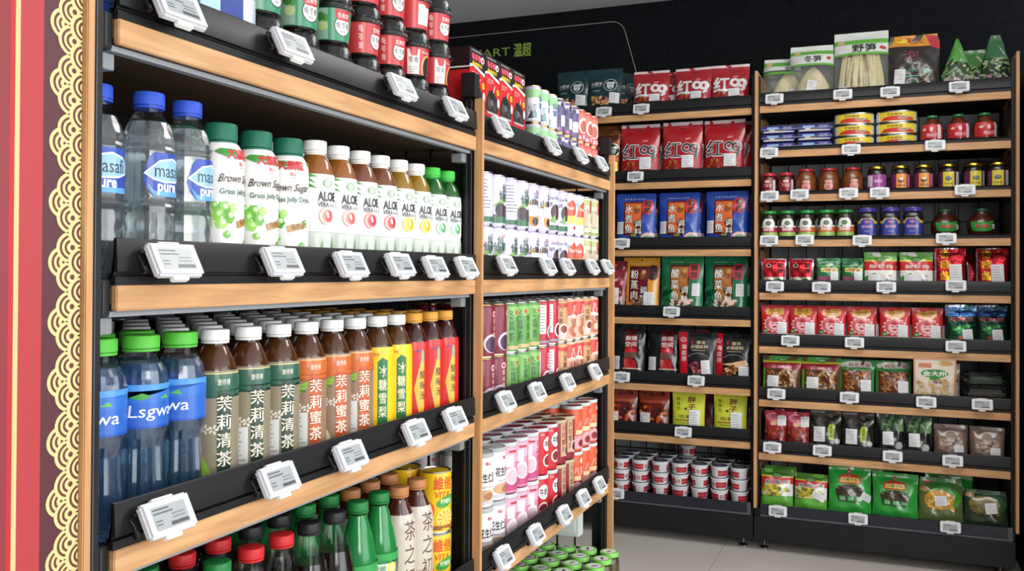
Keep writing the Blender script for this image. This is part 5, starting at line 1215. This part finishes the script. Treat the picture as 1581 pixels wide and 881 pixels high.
art(tl, [R(-.12, .006, .12, .0392, 'e3ca30'), R(-.12, .006, -.062, .039, 'd8dad0'), Pg([(-.055, .007), (.062, .007), (.066, .012), (.05, .018), (.02, .024), (-.02, .024), (-.045, .018)], 'c8302c'), T('豆豉鲮鱼', -.006, .0310, .009, '5a4418', .052, off=.03), E(.024, .0175, .020, .0058, 'b8a88a', 14, .1), E(.024, .0175, .015, .0035, '8a7458', 12, .1), Pg([(.040, .019), (.052, .024), (.050, .014)], '9a8a70'), R(.070, .006, .12, .039, 'c9cec8')], ovm, (-.12, .006, .12, .0392), .0085, None)
proto('fishtin', 'fish_tin', 'tin', [('tin', mb), ('label', tl)])
z = SZ[1] + .001
for i, x in enumerate((-.413, -.276)):
    for t in range(3): place('bluepk', (x, 3.828, z + .0342 * t), 0, 'flat dark blue snack pack, %s of the stack %s' % (['lowest', 'middle', 'topmost'][t], ['beside the wooden strip', 'beside the oval fish tins'][i]), 'flat blue snack packs')
for i, x in enumerate((-.130, .024)):
    for t in range(3): place('fishtin', (x, 3.828, z + .0455 * t), 0, 'yellow and red oval fish tin, %s of the stack %s' % (['lowest', 'middle', 'topmost'][t], ['beside the blue packs', 'beside the jars']
 [i]), 'oval fish tins')
WS = [(.72, 0), (.92, .04), (1, .16), (1.0, .50), (.94, .68), (.78, .80), (.72, .86)]
jar('jarA', .041, .112, '2f7a44', .010, '8a3a1c', [R(-.05, .02, .05, .075, 'b8242c'), Pg([(-.05, .075), (.05, .075), (.05, .06), (-.05, .068)], 'c4303c'), T('辣妹子', .006, .034, .014, 'e8b0c0', .040, off=.03), E(.004, .056, .006, .010, 'e8c8c8', 10), E(-.022, .056, .008, .005, 'd8c8a0', 10), R(.026, .020, .040, .075, 'd4d5d8')], (.16, .66), 1.2, lidr=.50, shape=[(.80, 0), (.96, .04), (1, .2), (1, .5), (.90, .64), (.55, .78), (.45, .86)])
for i, x in enumerate((.151, .241, .330)):
    place('jarA', (x, 3.822, z), radians([-12, 0, 10][i]), 'round chilli jar with red label and green lid, %s from the fish tins' % ORD[i], 'round chilli jars')
# third level
z = SZ[2] + .001
jar('jsm', .0295, .091, 'b82c34', .012, '7a2a1c', [R(-.03, .012, .03, .062, '8a1c24'), T('下饭菜', .0, .040, .014, 'e0c0bc', .034), E(.0, .056, .012, .006, 'e0b8b0', 12), R(.022, .012, .034, .062, 'cfcfd2')], (.14, .68), 1.3, lidr=.88)
jar('jw', .041, .102, 'a8222c', .010, '9a5220', [E(.004, .030, .017, .016, 'cf8a84', 16), E(-.002, .048, .008, .007, 'd8a09a', 12), E(.010, .048, .008, .007, 'd8a09a', 12), T('农家', .004, .044, .010, 'a83a3c', .024), E(.004, .026, .008, .007, 'b86a6c', 12)], (.10, .60), .9, lidr=.70, shape=WS)
jar('jp', .036, .102, 'c8a83c', .010, '2a1c1c', [R(-.05, .018, .05, .070, '9a4a94'), R(-.034, .024, -.010, .066, 'cfcad2'), T('橄榄菜', .012, .044, .012, 'e8d0e4', .030)], (.15, .70), 1.3, lidr=.86, lidm='metal')
jar('jo', .0355, .102, 'c8a83c', .010, '1e1618', [R(-.05, .016, .05, .070, '6a2450'), R(-.018, .016, .020, .070, 'e0923c'), E(.0, .044, .012, .010, '6a4a3c', 10), E(.0, .050, .008, .005, 'e8d8c0', 10), T('香菇酱', .0, .026, .008, '3a2a1c', .026), R(.024, .02, .034, .066, 'c06a90')], (.14, .70), 1.3, lidr=.88, lidm='metal')
jar('jy', .0355, .102, 'c8a83c', .010, '1a1416', [R(-.05, .016, .05, .072, '5a2448'), R(-.018, .016, .022, .072, 'd2c43a'), E(.002, .046, .012, .009, '6a6a3c', 10), E(.002, .050, .008, .005, '5a7aa0', 10), T('牛肉酱', .002, .027, .008, '3a3a1c', .028), R(.030, .016, .050, .072, 'c4c6ca')], (.14, .72), 1.5, lidr=.88, lidm='metal')
L3 = [('jsm', -.453), ('jsm', -.387), ('jw', -.310), ('jw', -.223), ('jw', -.135), ('jp', -.046), ('jo', .039), ('jo', .121), ('jy', .207), ('jy', .293), ('jy', .374)]
N_ = {'jsm': 'small jar with red lid and dark red label', 'jw': 'wide jar with red lid and pink picture', 'jp': 'jar with gold lid and purple label', 'jo': 'jar with gold lid and orange label', 'jy': 'jar with gold lid and yellow label'}
def jars(tab, nm, z, shelf, rot=(0,), rows=1, dy=.09):
    cn = {}; tot = {}
    for k, _ in tab: tot[k] = tot.get(k, 0) + 1
    for i, (k, x) in enumerate(tab):
        j = cn.get(k, 0); cn[k] = j + 1
        for r in range(rows):
            lb = nm[k] + ('' if tot[k] == 1 else ', %s from the wooden strip' % ORD[j]) + ('' if not r else ', back row')
            place(k, (x, (3.834 if k == 'jr' else 3.818) + dy * r, z), radians(rot[i % len(rot)] + 30 * r), lb if len(lb.split()) <= 16 else lb, shelf)
jars(L3, N_, z, 'jars on the third level', (-8, 4, 0, -5, 6), 2)
z = SZ[3] + .001
def gj(kind, band):
    jar(kind, .0325, .117, '2f9a4a', .012, '3a2c1c', [R(-.2, .012, .2, .030, '9fc46a'), Pg([(-.2, .030), (.2, .030), (.2, .052), (.03, .044), (.0, .040), (-.03, .044), (-.2, .052)], band), R(-.2, .050, .2, .056, 'e4e4e2'), E(.0, .062, .026, .026, 'e4e4e2', 22), Pg([(-.2, .030), (.2, .030), (.2, .048), (-.2, .048)], band), E(0, .066, .011, .009, '2a4a34', 16), E(0, .066, .008, .006, '6a8a5a', 12), T('香辣牛肉', 0, .040, .010, 'f0e8e4', .042, off=.03)], (.10, .72), 1.7, lidr=.88)
gj('jg', 'a82c40'); gj('jgo', 'c8642c')
jar('jsq', .038, .122, '4a3a8c', .017, '2a2430', [R(-.2, .012, .2, .062, '2c3a7a'), Pg([(-.2, .066), (-.03, .070), (-.02, .080), (.02, .080), (.03, .070), (.2, .066), (.2, .060), (-.2, .060)], 'c8a84a'), Pg([(-.025, .012), (.025, .012), (.025, .068), (.016, .077), (-.016, .077), (-.025, .068)], '34429a'), E(.0, .066, .010, .006, 'c06a90', 12), T('桂花蜂蜜', 0, .048, .011, 'd8a8a8', .040, off=.02), T('HONEY', 0, .030, .006, 'b0b4d0', .02, off=0), R(-.2, .012, .2, .015, 'c8a84a')], (.10, .68), 1.5, lidr=.92, sq=.08)
RS = [(.50, 0), (.74, .05), (.93, .18), (1, .36), (.96, .54), (.78, .68), (.55, .78), (.50, .86)]
jar('jr', .052, .112, '2a5a3c', .010, '5a2416', [Pg([(-.042, .064), (-.02, .060), (.02, .060), (.046, .066), (.040, .030), (.02, .026), (-.02, .026), (-.034, .030)], '2f8a3c'), T('香辣酱', .002, .045, .012, 'b83030', .044, off=.06), R(.040, .034, .050, .052, 'c4c6ca')], (.18, .62), 1.1, lidr=.44, shape=RS)
L4 = [('jg', -.452), ('jg', -.381), ('jgo', -.307), ('jgo', -.232), ('jgo', -.161), ('jsq', -.080), ('jsq', .002), ('jsq', .084), ('jr', .196), ('jr', .320)]
jars(L4, {'jg': 'green-lidded jar with red banded white label', 'jgo': 'green-lidded jar with orange banded white label', 'jsq': 'squarish jar with purple lid and blue label', 'jr': 'round-bellied jar with green label'}, z, 'jars on the fourth level', (0, 5, -5, 3, -3), 1)
for i, x in enumerate((-.42, -.345, -.27, -.195)): place('jg', (x, 3.90, z), radians(20), 'green-lidded jar in the back row of the fourth level, %s along' % ORD[i], 'jars on the fourth level')

# packets of the lower levels
pk = dict(seal=.09)
pouch('p1', .098, .134, .014, [R(-.049, .128, .049, .134, 'c8c8cc'), R(-.049, 0, -.043, .134, 'c8c8cc'), R(.043, 0, .049, .134, 'c8c8cc'), R(-.043, .0, .043, .026, 'd8d4c8'), E(-.020, .092, .010, .012, 'e0d8d0', 14), E(-.020, .094, .006, .008, '2a2624', 10), V('香辣', .026, .078, .062, '2a1c1c', .024, off=.03), T('老干妈', -.020, .072, .006, '2a1c1c', .022), E(.02, .012, .012, .008, '5a8a4a', 10)], 'bd2430', seed=31, m='foil')
pouch('p2', .088, .135, .016, [Pg([(-.052, .12), (0, .135), (.052, .118), (.052, .135), (-.052, .135)], '5a9a6c'), R(-.030, .056, .036, .080, 'd8c87c'), T('榨菜丝', .003, .068, .014, '8a2c24', .052, off=.03), E(-.02, .02, .03, .014, '9a5a70', 12), R(-.052, .088, .052, .094, '7ab48a'), E(.01, .10, .010, .008, 'b8d0b8', 12)], '2f7a4a', seed=32, sticker=(.022, .030, .030, .036), wr=.004)
def zq(w, h, name='酸豆角', low=True):
    return [R(-w / 2, h * .70, w / 2, h, '5faa3c'), Pg([(-w / 2, h * .70), (-w * .3, h * .62), (0, h * .58), (w * .3, h * .62), (w / 2, h * .70), (w / 2, h * .74), (w * .3, h * .66), (0, h * .62), (-w * .3, h * .66), (-w / 2, h * .74)], 'e0d034'),
            Pg([(-w / 2, h * .40), (0, h * .46), (w / 2, h * .40), (w / 2, h * .70), (w * .3, h * .62), (0, h * .58), (-w * .3, h * .62), (-w / 2, h * .70)], 'c42c30'), E(0, h * .76, w * .16, h * .085, '1f4a34', 16), E(0, h * .76, w * .13, h * .065, '7ab45c', 14), T('吉香居', 0, h * .755, h * .06, '1f3a24', w * .20), *OT(name, w * .02, h * .525, h * (.15 if not low else .12), '1c1414' if not low else 'f0e4e0', 'ece8e4' if not low else 'a82428', w * .72)]
pouch('p3', .118, .158, .016, zq(.118, .158) + [R(-.059, 0, .059, .158 * .40, 'e2e2dc'), Pg([(-.059, .03), (-.02, .05), (.0, .02), (-.03, 0), (-.059, 0)], '3f8a3c'), E(.03, .012, .012, .008, '8aa0b8', 12), T('新鲜', .036, .034, .008, 'c04a4a')], 'e2e2dc', seed=33, sticker=(-.022, .018, .046, .030), hang=True)
pouch('p4', .108, .174, .014, [R(-.054, .168, .054, .174, 'c8c8cc'), R(-.054, 0, -.048, .174, 'c9c4c8'), V('香辣酱', -.018, .090, .150, 'd8a82c', .036, off=.02), E(.02, .15, .012, .008, 'a01c28', 10)], 'b02030', seed=34, m='foil', sticker=(.020, .044, .044, .070, .05))
pouch('p4b', .060, .150, .014, [R(-.03, 0, -.026, .15, 'c8c8cc')], '8a1c28', seed=35, m='foil', wr=.004)
z = SZ[4]; G5 = 'packets on the fifth level'
for k, x in enumerate((-.432, -.328)): R_('p1', x, z, 'small red foil packet with black writing, %s' % ['beside the wooden strip', 'beside the crumpled green packets'][k], G5, 3.80, -5, [3, -2][k])
for k, (x, y) in enumerate(((-.222, 3.80), (-.132, 3.81), (-.18, 3.87), (-.10, 3.90))): R_('p2', x, z, 'crumpled green packet with yellow label, %s' % ['first along', 'second along', 'in the row behind the first', 'in the row behind the second'][k], G5, y, -4, [3, -6, 4, 8][k])
for k, x in enumerate((-.032, .096)):
    R_('p3', x, z, 'green, red and white pickle packet, %s' % ['beside the crumpled green ones', 'beside the tall red packets'][k], G5, 3.80, -5, [0, 2][k])
    R_('p3', x + .018, z, 'green, red and white pickle packet, behind the %s front one' % ORD[k], G5, 3.855, -5, 2)
R_('p4', .212, z, 'tall red sauce packet with yellow characters beside the pickle packets', G5, 3.80, -5, 0)
R_('p4', .354, z, 'tall red sauce packet with yellow characters at the far end', G5, 3.81, -6, -5)
for k, x in enumerate((.262, .300)): R_('p4b', x, z, 'narrow red packet turned sideways, %s between the tall red ones' % ORD[k], G5, 3.86, -4, 35)
# sixth level
def wjops():
    o = [R(-.056, .150, .056, .160, 'a81c28'), Pg([(-.034, .146), (.034, .146), (.034, .112), (.016, .106), (.0, .100), (-.016, .106), (-.034, .112)], 'd8a040'), T('乌江', 0, .133, .020, '2a1a10', .046, off=.0, sk=.1), T('清淡榨菜', 0, .1155, .008, '5a2a14', .034)]
    o += [E(.0, .060, .034, .036, 'd0606a', 22)] + Ring(0, .060, .040, .004, 'e0b0b0', n=26) + [E(0, .056, .024, .028, 'e8b4b8', 18), E(-.008, .062, .005, .003, '8a2030', 8), E(.010, .062, .005, .003, '8a2030', 8), E(0, .044, .008, .005, 'b02838', 10), Pg([(-.018, .075), (0, .090), (.018, .075), (.0, .068)], 'b8303c')]
    for k in range(14): o.append(E(.042 * cos(k * .45), .060 + .042 * sin(k * .45), .0045, .0045, 'e8c0c0', 8))
    o += [E(-.038, .022, .010, .010, '2f8a4a', 14), T('榨菜', -.038, .022, .007, 'e8f0e0'), R(-.056, 0, .056, .010, 'd0c8c0'), E(.02, .006, .02, .006, 'd8b83c', 8)]
    return o
pouch('wj', .109, .160, .016, wjops(), 'c4242e', seed=36, sticker=(.030, .034, .036, .050), wr=.0018)
pouch('sea', .108, .175, .014, [R(-.059, .165, .059, .175, 'b8c0c4'), R(-.059, .118, .059, .165, '6a94c4'), Pg([(-.059, .118), (.059, .110), (.059, .140), (.02, .150), (-.03, .136)], '3f6cae'), Pg([(-.059, .0), (.059, .0), (.059, .118), (.01, .108), (-.03, .118), (-.059, .108)], '1f4a38'), Pg([(-.04, .05), (.0, .075), (.05, .080), (.02, .060), (-.02, .045)], '4a8a4c'), Pg([(-.04, .03), (.0, .05), (.03, .048), (-.01, .03)], '2c6a3c'), T('海带丝', .0, .104, .022, 'b85a6a', .090, off=.02), E(.0, .014, .014, .008, 'a8583c', 10), R(.054, 0, .059, .175, 'b8c0c4'), R(-.059, 0, -.054, .175, 'b8c0c4')], '20463a', m='foil', seed=37, sticker=(.022, .026, .036, .040, .08))
z = SZ[5]
for k, x in enumerate((-.427, -.320, -.2105, -.100, .020, .134)):
    R_('wj', x, z, 'bright red pickle packet with gold top panel, %s from the wooden strip' % ORD[k], 'bright red pickle packets', 3.80, -5, [2, -3, 0, 2, -2, 1][k])
    R_('wj', x + .016, z, 'bright red pickle packet behind the %s front one' % ORD[k], 'bright red pickle packets', 3.85, -5, -3)
R_('sea', .250, z, 'silver-edged blue and green seaweed packet beside the red packets', G5.replace('fifth', 'sixth'), 3.80, -6, 2)
R_('sea', .354, z, 'silver-edged blue and green seaweed packet at the far end', G5.replace('fifth', 'sixth'), 3.825, -6, -4)
# seventh level
FB = ['6a3c1c', '8a5a2c', '4a2814', 'a87a44', 'c09a64']
def strips(w, h0, h1, seed, cols=FB, n=60): return Blobs(-w * .46, h0, w * .46, h1, n, cols, .0125, seed, .38)
pouch('gb', .150, .170, .020, [R(-.075, .125, .075, .170, '4a9a44'), Pg([(-.075, .135), (-.03, .122), (.03, .122), (.075, .138), (.075, .145), (.03, .129), (-.03, .129), (-.075, .142)], 'd8cc3c'), Pg([(-.075, .104), (.075, .104), (.075, .136), (.03, .121), (-.03, .121), (-.075, .134)], '9a2a34'), E(.004, .150, .020, .010, '1f5a3c', 14), E(.004, .150, .015, .007, '7aaa6a', 12), T('红油豇豆', .002, .112, .014, 'e8b0b0', .080, off=.03), R(-.075, 0, -.064, .104, '5aa04a')] + strips(.12, .006, .098, 3), '5a3218', m='film', seed=38, sticker=(-.032, .034, .046, .044), wr=.003)
pouch('gc', .132, .165, .020, [R(-.066, .112, .066, .165, '3a8a4a'), Pg([(-.05, .150), (-.02, .158), (.05, .156), (.058, .128), (-.035, .124)], 'd8dcd4'), T('黄花什锦', .010, .140, .019, 'a82c34', .080, off=.03), E(-.050, .138, .010, .012, 'c8d8c8', 14), R(-.066, 0, -.056, .112, '3a8a4a'), R(.056, 0, .066, .112, '3a8a4a')] + strips(.104, .008, .104, 7, ['7a4420', '9a5c2c', '5a2c14', 'b47c40']), '5c3016', seed=39, sticker=(.036, .032, .038, .044), wr=.003)
pouch('jdb', .130, .160, .012, strips(.120, .012, .09, 4, ['c8a468', 'b08848'], 20), 'dcd2c4', seed=51)
pouch('jd', .146, .192, .007, [E(.036, .168, .028, .013, 'c8a060', 14), E(0, .118, .048, .021, '2f8a3c', 22), T('金大州', 0, .118, .024, 'f0ece0', .080, off=.04), Pg([(-.014, .100), (.014, .100), (.020, .088), (-.018, .086)], '2f8a3c'), R(-.055, .160, -.010, .168, 'c87a5a'), R(-.055, .148, -.010, .158, 'c87a5a'), T('雪菜', .014, .078, .015, '7a5a9a', .036, off=.03), R(-.073, .186, .073, .192, 'd8905a'), R(-.073, 0, -.068, .192, 'd8905a'), R(.068, 0, .073, .192, 'd8905a'), R(-.050, .0, -.020, .014, '6a5a4a')] + strips(.120, .012, .092, 9, ['c8a468', 'b08848', 'd8bc88'], 40)[:36], 'dcd2c4', seed=40)
def traypack(kind, w, h, d, content, film):
    t_ = MB(); box(t_, -w / 2, w / 2, -d / 2, d / 2, 0, h * .45, 'clear', film, .006)
    c_ = MB(); box(c_, -w / 2 + .005, w / 2 - .005, -d / 2 + .004, d / 2 - .004, .003, h * .7, 'food', content, .012)
    l_ = MB(); box(l_, -w / 2 - .003, w / 2 + .003, -d / 2 - .003, d / 2 + .003, h * .45, h * .53, 'clear', film, .001); box(l_, -w / 2 + .004, w / 2 - .004, -d / 2 + .004, d / 2 - .004, h * .53, h, 'clear', film, .008)
    proto(kind, 'food_tray', 'food tray', [('tray', t_), ('contents', c_), ('lid', l_)])
traypack('tp_dark', .140, .046, .10, '5a3a24', 'b8c0bc'); traypack('tp_green', .140, .046, .10, '1f4a28', 'b0c0b4')
z = SZ[6]; G7 = 'packets on the seventh level'
for k, x in enumerate((-.398, -.254)): R_('gb', x - .003 + .006 * k, z, 'brown bean packet with green, yellow and red top, %s' % ['beside the wooden strip', 'beside the green-framed packets'][k], G7, 3.80, -7, [-2, 2][k])
for k, x in enumerate((-.118, .015)): R_('gc', x, z, 'green-framed brown mixed vegetable packet, %s' % ['beside the bean packets', 'beside the white packet'][k], G7, 3.81, -7, [0, 2][k])
R_('jd', .158, z, 'white and orange packet with green oval emblem leaning out of the shelf', G7, 3.800, 13, 0)
R_('jdb', .185, z, 'white packet standing behind the one with the green oval', G7, 3.86, -4, -4)
for t in range(3): place('tp_green' if t == 2 else 'tp_dark', (.330, 3.83, z + .0015 + .0475 * t), radians(3 * t), 'clear food tray at the far end, %s' % ['lowest of three with brown contents', 'middle of three with brown contents', 'topmost of three with green contents'][t], 'food trays on the seventh level')
# eighth level
pouch('rd', .086, .160, .020, [Pg([(-.056, .09), (.056, .07), (.056, .160), (-.056, .160)], 'b03040'), E(.0, .125, .040, .026, 'd8788a', 16), T('乌江', .0, .130, .018, '4a2028', .04), Pg([(-.02, .100), (.028, .112), (.028, .090), (-.016, .082)], 'd0a88a')] + Blobs(-.045, .006, .045, .075, 26, ['6a1c1a', '8a3024', '4a1210', 'a84a34'], .012, 12), '8a1e2c', seed=41, sticker=(.026, .108, .032, .040, .06), wr=.003)
pouch('dk', .116, .172, .018, [R(-.058, .16, .058, .172, '6a6c68'), Pg([(.010, .030), (.030, .026), (.036, .090), (.030, .108), (.014, .106), (.008, .085)], '9ab43c'), V('土家菜', .022, .066, .060, '3a4a1c', .012), Blobs(-.05, .10, .05, .15, 14, ['3a3a2c', '1c1c16', '5a5a48'], .010, 3), E(.045, .020, .010, .014, 'b8bab4', 8)], '1f1f19', seed=42, sticker=(-.024, .050, .044, .058), wr=.004)
LV = [Pg([(-.04 + .024 * k, .07), (-.028 + .026 * k, .10), (-.010 + .024 * k, .175), (-.030 + .02 * k, .14)], c_) for k, c_ in enumerate(('3f6a3c', '5a8a4c', '2f5a34', '6a9a5c'))]
pouch('lf', .100, .180, .016, LV + [R(-.05, 0, .05, .09, '15181a'), E(.03, .02, .014, .020, 'a8aaa4', 8)] + Blobs(-.04, .10, .05, .17, 10, ['2a4a2c', '5f8a54', '7aa468'], .012, 13, .45), '1e2c20', seed=43, sticker=(-.010, .052, .040, .050, .03), wr=.003)
pouch('ctray', .116, .148, .020, [R(-.058, .132, .058, .148, 'a89a94'), R(-.050, .012, .050, .118, '7a6256'), R(-.042, .020, .042, .110, '8f7a6c')] + Blobs(-.036, .026, .036, .104, 24, ['9a8676', '6a5448', 'b0a090', '5a3c30'], .012, 14) + [T('鸭肠', 0, .078, .010, 'c8c0b8', .03)], '6f5a50', m='film', seed=44, sticker=(.028, .026, .034, .026), wr=.003, name='snack_packet')
z = SZ[7]; G8 = 'packets on the eighth level'
for k, (x, y) in enumerate(((-.425, 3.80), (-.336, 3.805), (-.39, 3.87), (-.28, 3.88))): R_('rd', x, z, 'red and brown meat packet, %s' % ['beside the wooden strip', 'beside the dark vegetable packets', 'in the row behind, nearer the strip', 'in the row behind, further from the strip'][k], G8, y, -6, [-4, 3, 3, -4][k])
for k, x in enumerate((-.232, -.112)): R_('dk', x, z, 'dark vegetable packet with yellow-green label, %s' % ['beside the red packets', 'beside the leafy packets'][k], G8, 3.80, -5, [1, -2][k])
for k, x in enumerate((.006, .100)): R_('lf', x, z, 'leafy green packet with white sticker, %s' % ['beside the dark vegetable packets', 'beside the brown tray packets'][k], G8, 3.80, -5, [2, -3][k])
for k, x in enumerate((.216, .338)): R_('ctray', x, z, 'clear brown snack packet, %s' % ['beside the leafy packets', 'at the far end of the eighth level'][k], G8, 3.80, -5, [0, -3][k])
# bottom level
pouch('yu', .126, .143, .024, zq(.134, .143, '鱼酸菜', False)[:3] + zq(.134, .143, '鱼酸菜', False)[3:] + [R(-.067, 0, .067, .062, 'd9d2a0'), Pg([(.0, 0), (.067, 0), (.067, .064), (.03, .070)], 'e4e6e0')] + Blobs(-.060, .006, .010, .056, 30, ['b8a82c', '8a8a24', 'd8c83c', '6a7420'], .012, 15, .6) + [E(.036, .040, .010, .008, '9ac43c', 8), E(.042, .030, .012, .006, 'c8783c', 8), Pg([(.02, .02), (.034, .05), (.040, .02)], 'b8d060')], '5faa3c', seed=45, sticker=None)
pouch('yu2', .126, .136, .024, zq(.134, .136, '鱼酸菜', False) + [R(-.067, 0, .067, .060, 'd9d2a0'), Pg([(.0, 0), (.067, 0), (.067, .062), (.03, .068)], 'e4e6e0')] + Blobs(-.060, .006, .010, .054, 30, ['b8a82c', '8a8a24', 'd8c83c', '6a7420'], .012, 16, .6) + [E(.036, .040, .010, .008, '9ac43c', 8), E(.042, .030, .012, .006, 'c8783c', 8)], '5faa3c', seed=46, sticker=(.034, .014, .052, .028, -.45))
def xq(w, h):
    return [R(-w / 2, h * .86, w / 2, h * .92, 'b8ccb4'), E(0, h * .28, w * .34, h * .20, '3a3220', 20), Pg([(-w * .34, h * .30), (-w * .26, .0), (w * .26, .0), (w * .34, h * .30)], '3a3220')] + Ring(0, h * .42, w * .33, .002, 'b0b8a8', n=20, sy=.35) + Ring(0, h * .48, w * .26, .0016, 'b0b8a8', n=20, sy=.35) + [
        Pg([(-w * .26, h * .56), (-w * .24, h * .70), (-w * .1, h * .76), (w * .1, h * .76), (w * .24, h * .70), (w * .26, h * .56), (w * .22, h * .50), (-w * .22, h * .50)], 'b8362c'), Pg([(-w * .22, h * .54), (-w * .20, h * .67), (w * .20, h * .67), (w * .22, h * .54)], 'd8c04a'), T('川南下饭', 0, h * .605, h * .085, '3a3a1c', w * .36, off=.03), R(-w * .05, h * .78, w * .03, h * .90, 'b04a5a'), T('菜', -w * .01, h * .84, h * .06, 'f0d8d8')] + [
        [R(w * a, .006, w * (a + .15), .030, '3f9a5c'), T('小菜', w * (a + .075), .018, .014, 'b8d8c0', w * .11)] for a in (-.24, -.05, .14)] + Blobs(-w * .26, h * .18, w * .26, h * .36, 20, ['2a2618', '5a4c2c', '1c1a10'], .009, 17)
pouch('xq', .160, .180, .026, xq(.165, .180), '2f9c3c', seed=47, sticker=(.062, .026, .040, .028, -.5), outline=lambda s: 1 if s < .62 else 1 - .10 * (s - .62), wr=.003)
pouch('xq2', .165, .163, .026, xq(.165, .163), '2f9c3c', seed=48, outline=lambda s: 1, wr=.003)
def yel(dk): return [Pg([(-.075, .12), (.0, .10), (.075, .13), (.075, .17), (-.075, .17)], '3a7a3c'), E(.01, .060, .062, .056, '3f9a34' if not dk else '2f5a34', 22), E(-.005, .050, .054, .048, 'c8962c' if not dk else '7a6a34', 22), E(-.058, .10, .018, .014, 'b08a60', 9), E(-.05, .135, .014, .009, 'a82a34', 12), T('榨菜', -.05, .135, .008, 'e0c0c0')] + Blobs(-.05, .01, .04, .08, 26, ['d8a83c', 'b8842c', 'e0bc5c'] if not dk else ['6a5c2c', '8a7a3c', '54602c'], .012, 18)
pouch('yel', .156, .158, .024, yel(False), '5a6a3c', seed=49, sticker=(.0, .044, .042, .036, .1), wr=.003, outline=lambda s: 1 if s < .7 else 1 - .35 * (s - .7))
pouch('yel2', .146, .128, .024, yel(True), '2c3c28', seed=50, sticker=(.018, .034, .040, .038, .15), wr=.003, outline=lambda s: 1 if s < .7 else 1 - .35 * (s - .7))
z = .170; G9 = 'green bags on the bottom level'
R_('yu', -.417, z, 'green, red and yellow pickled fish cabbage packet beside the wooden strip', G9, 3.80, -6, 3)
R_('yu', -.412, z, 'green, red and yellow cabbage packet standing behind the first one', G9, 3.87, -3, 0)
R_('yu2', -.288, z, 'green, red and yellow cabbage packet with loose white sticker', G9, 3.80, -10, -3)
R_('xq', -.142, z, 'tall green packet with a jar picture and white sticker', G9, 3.80, -8, 3)
R_('xq2', .022, z, 'wide green packet with a jar picture', G9, 3.81, -8, -2)
R_('xq2', -.065, z, 'green packet half hidden between the two jar-picture ones', G9, 3.88, -5, 10)
R_('yel', .182, z, 'rounded yellowish pickle bag with green edge and white sticker', G9, 3.805, -8, 0)
R_('yel2', .334, z, 'rounded dull green pickle bag at the far end with white sticker', G9, 3.805, -8, -3)
R_('xq2', .215, z, 'dark green packet lying back behind the yellowish bag', G9, 3.88, -6, 4)
bpy.context.view_layer.update()

for o in bpy.data.objects:
    if o.get('label') and not 4 <= len(o['label'].split()) <= 16: print('LABEL', len(o['label'].split()), o['label'])
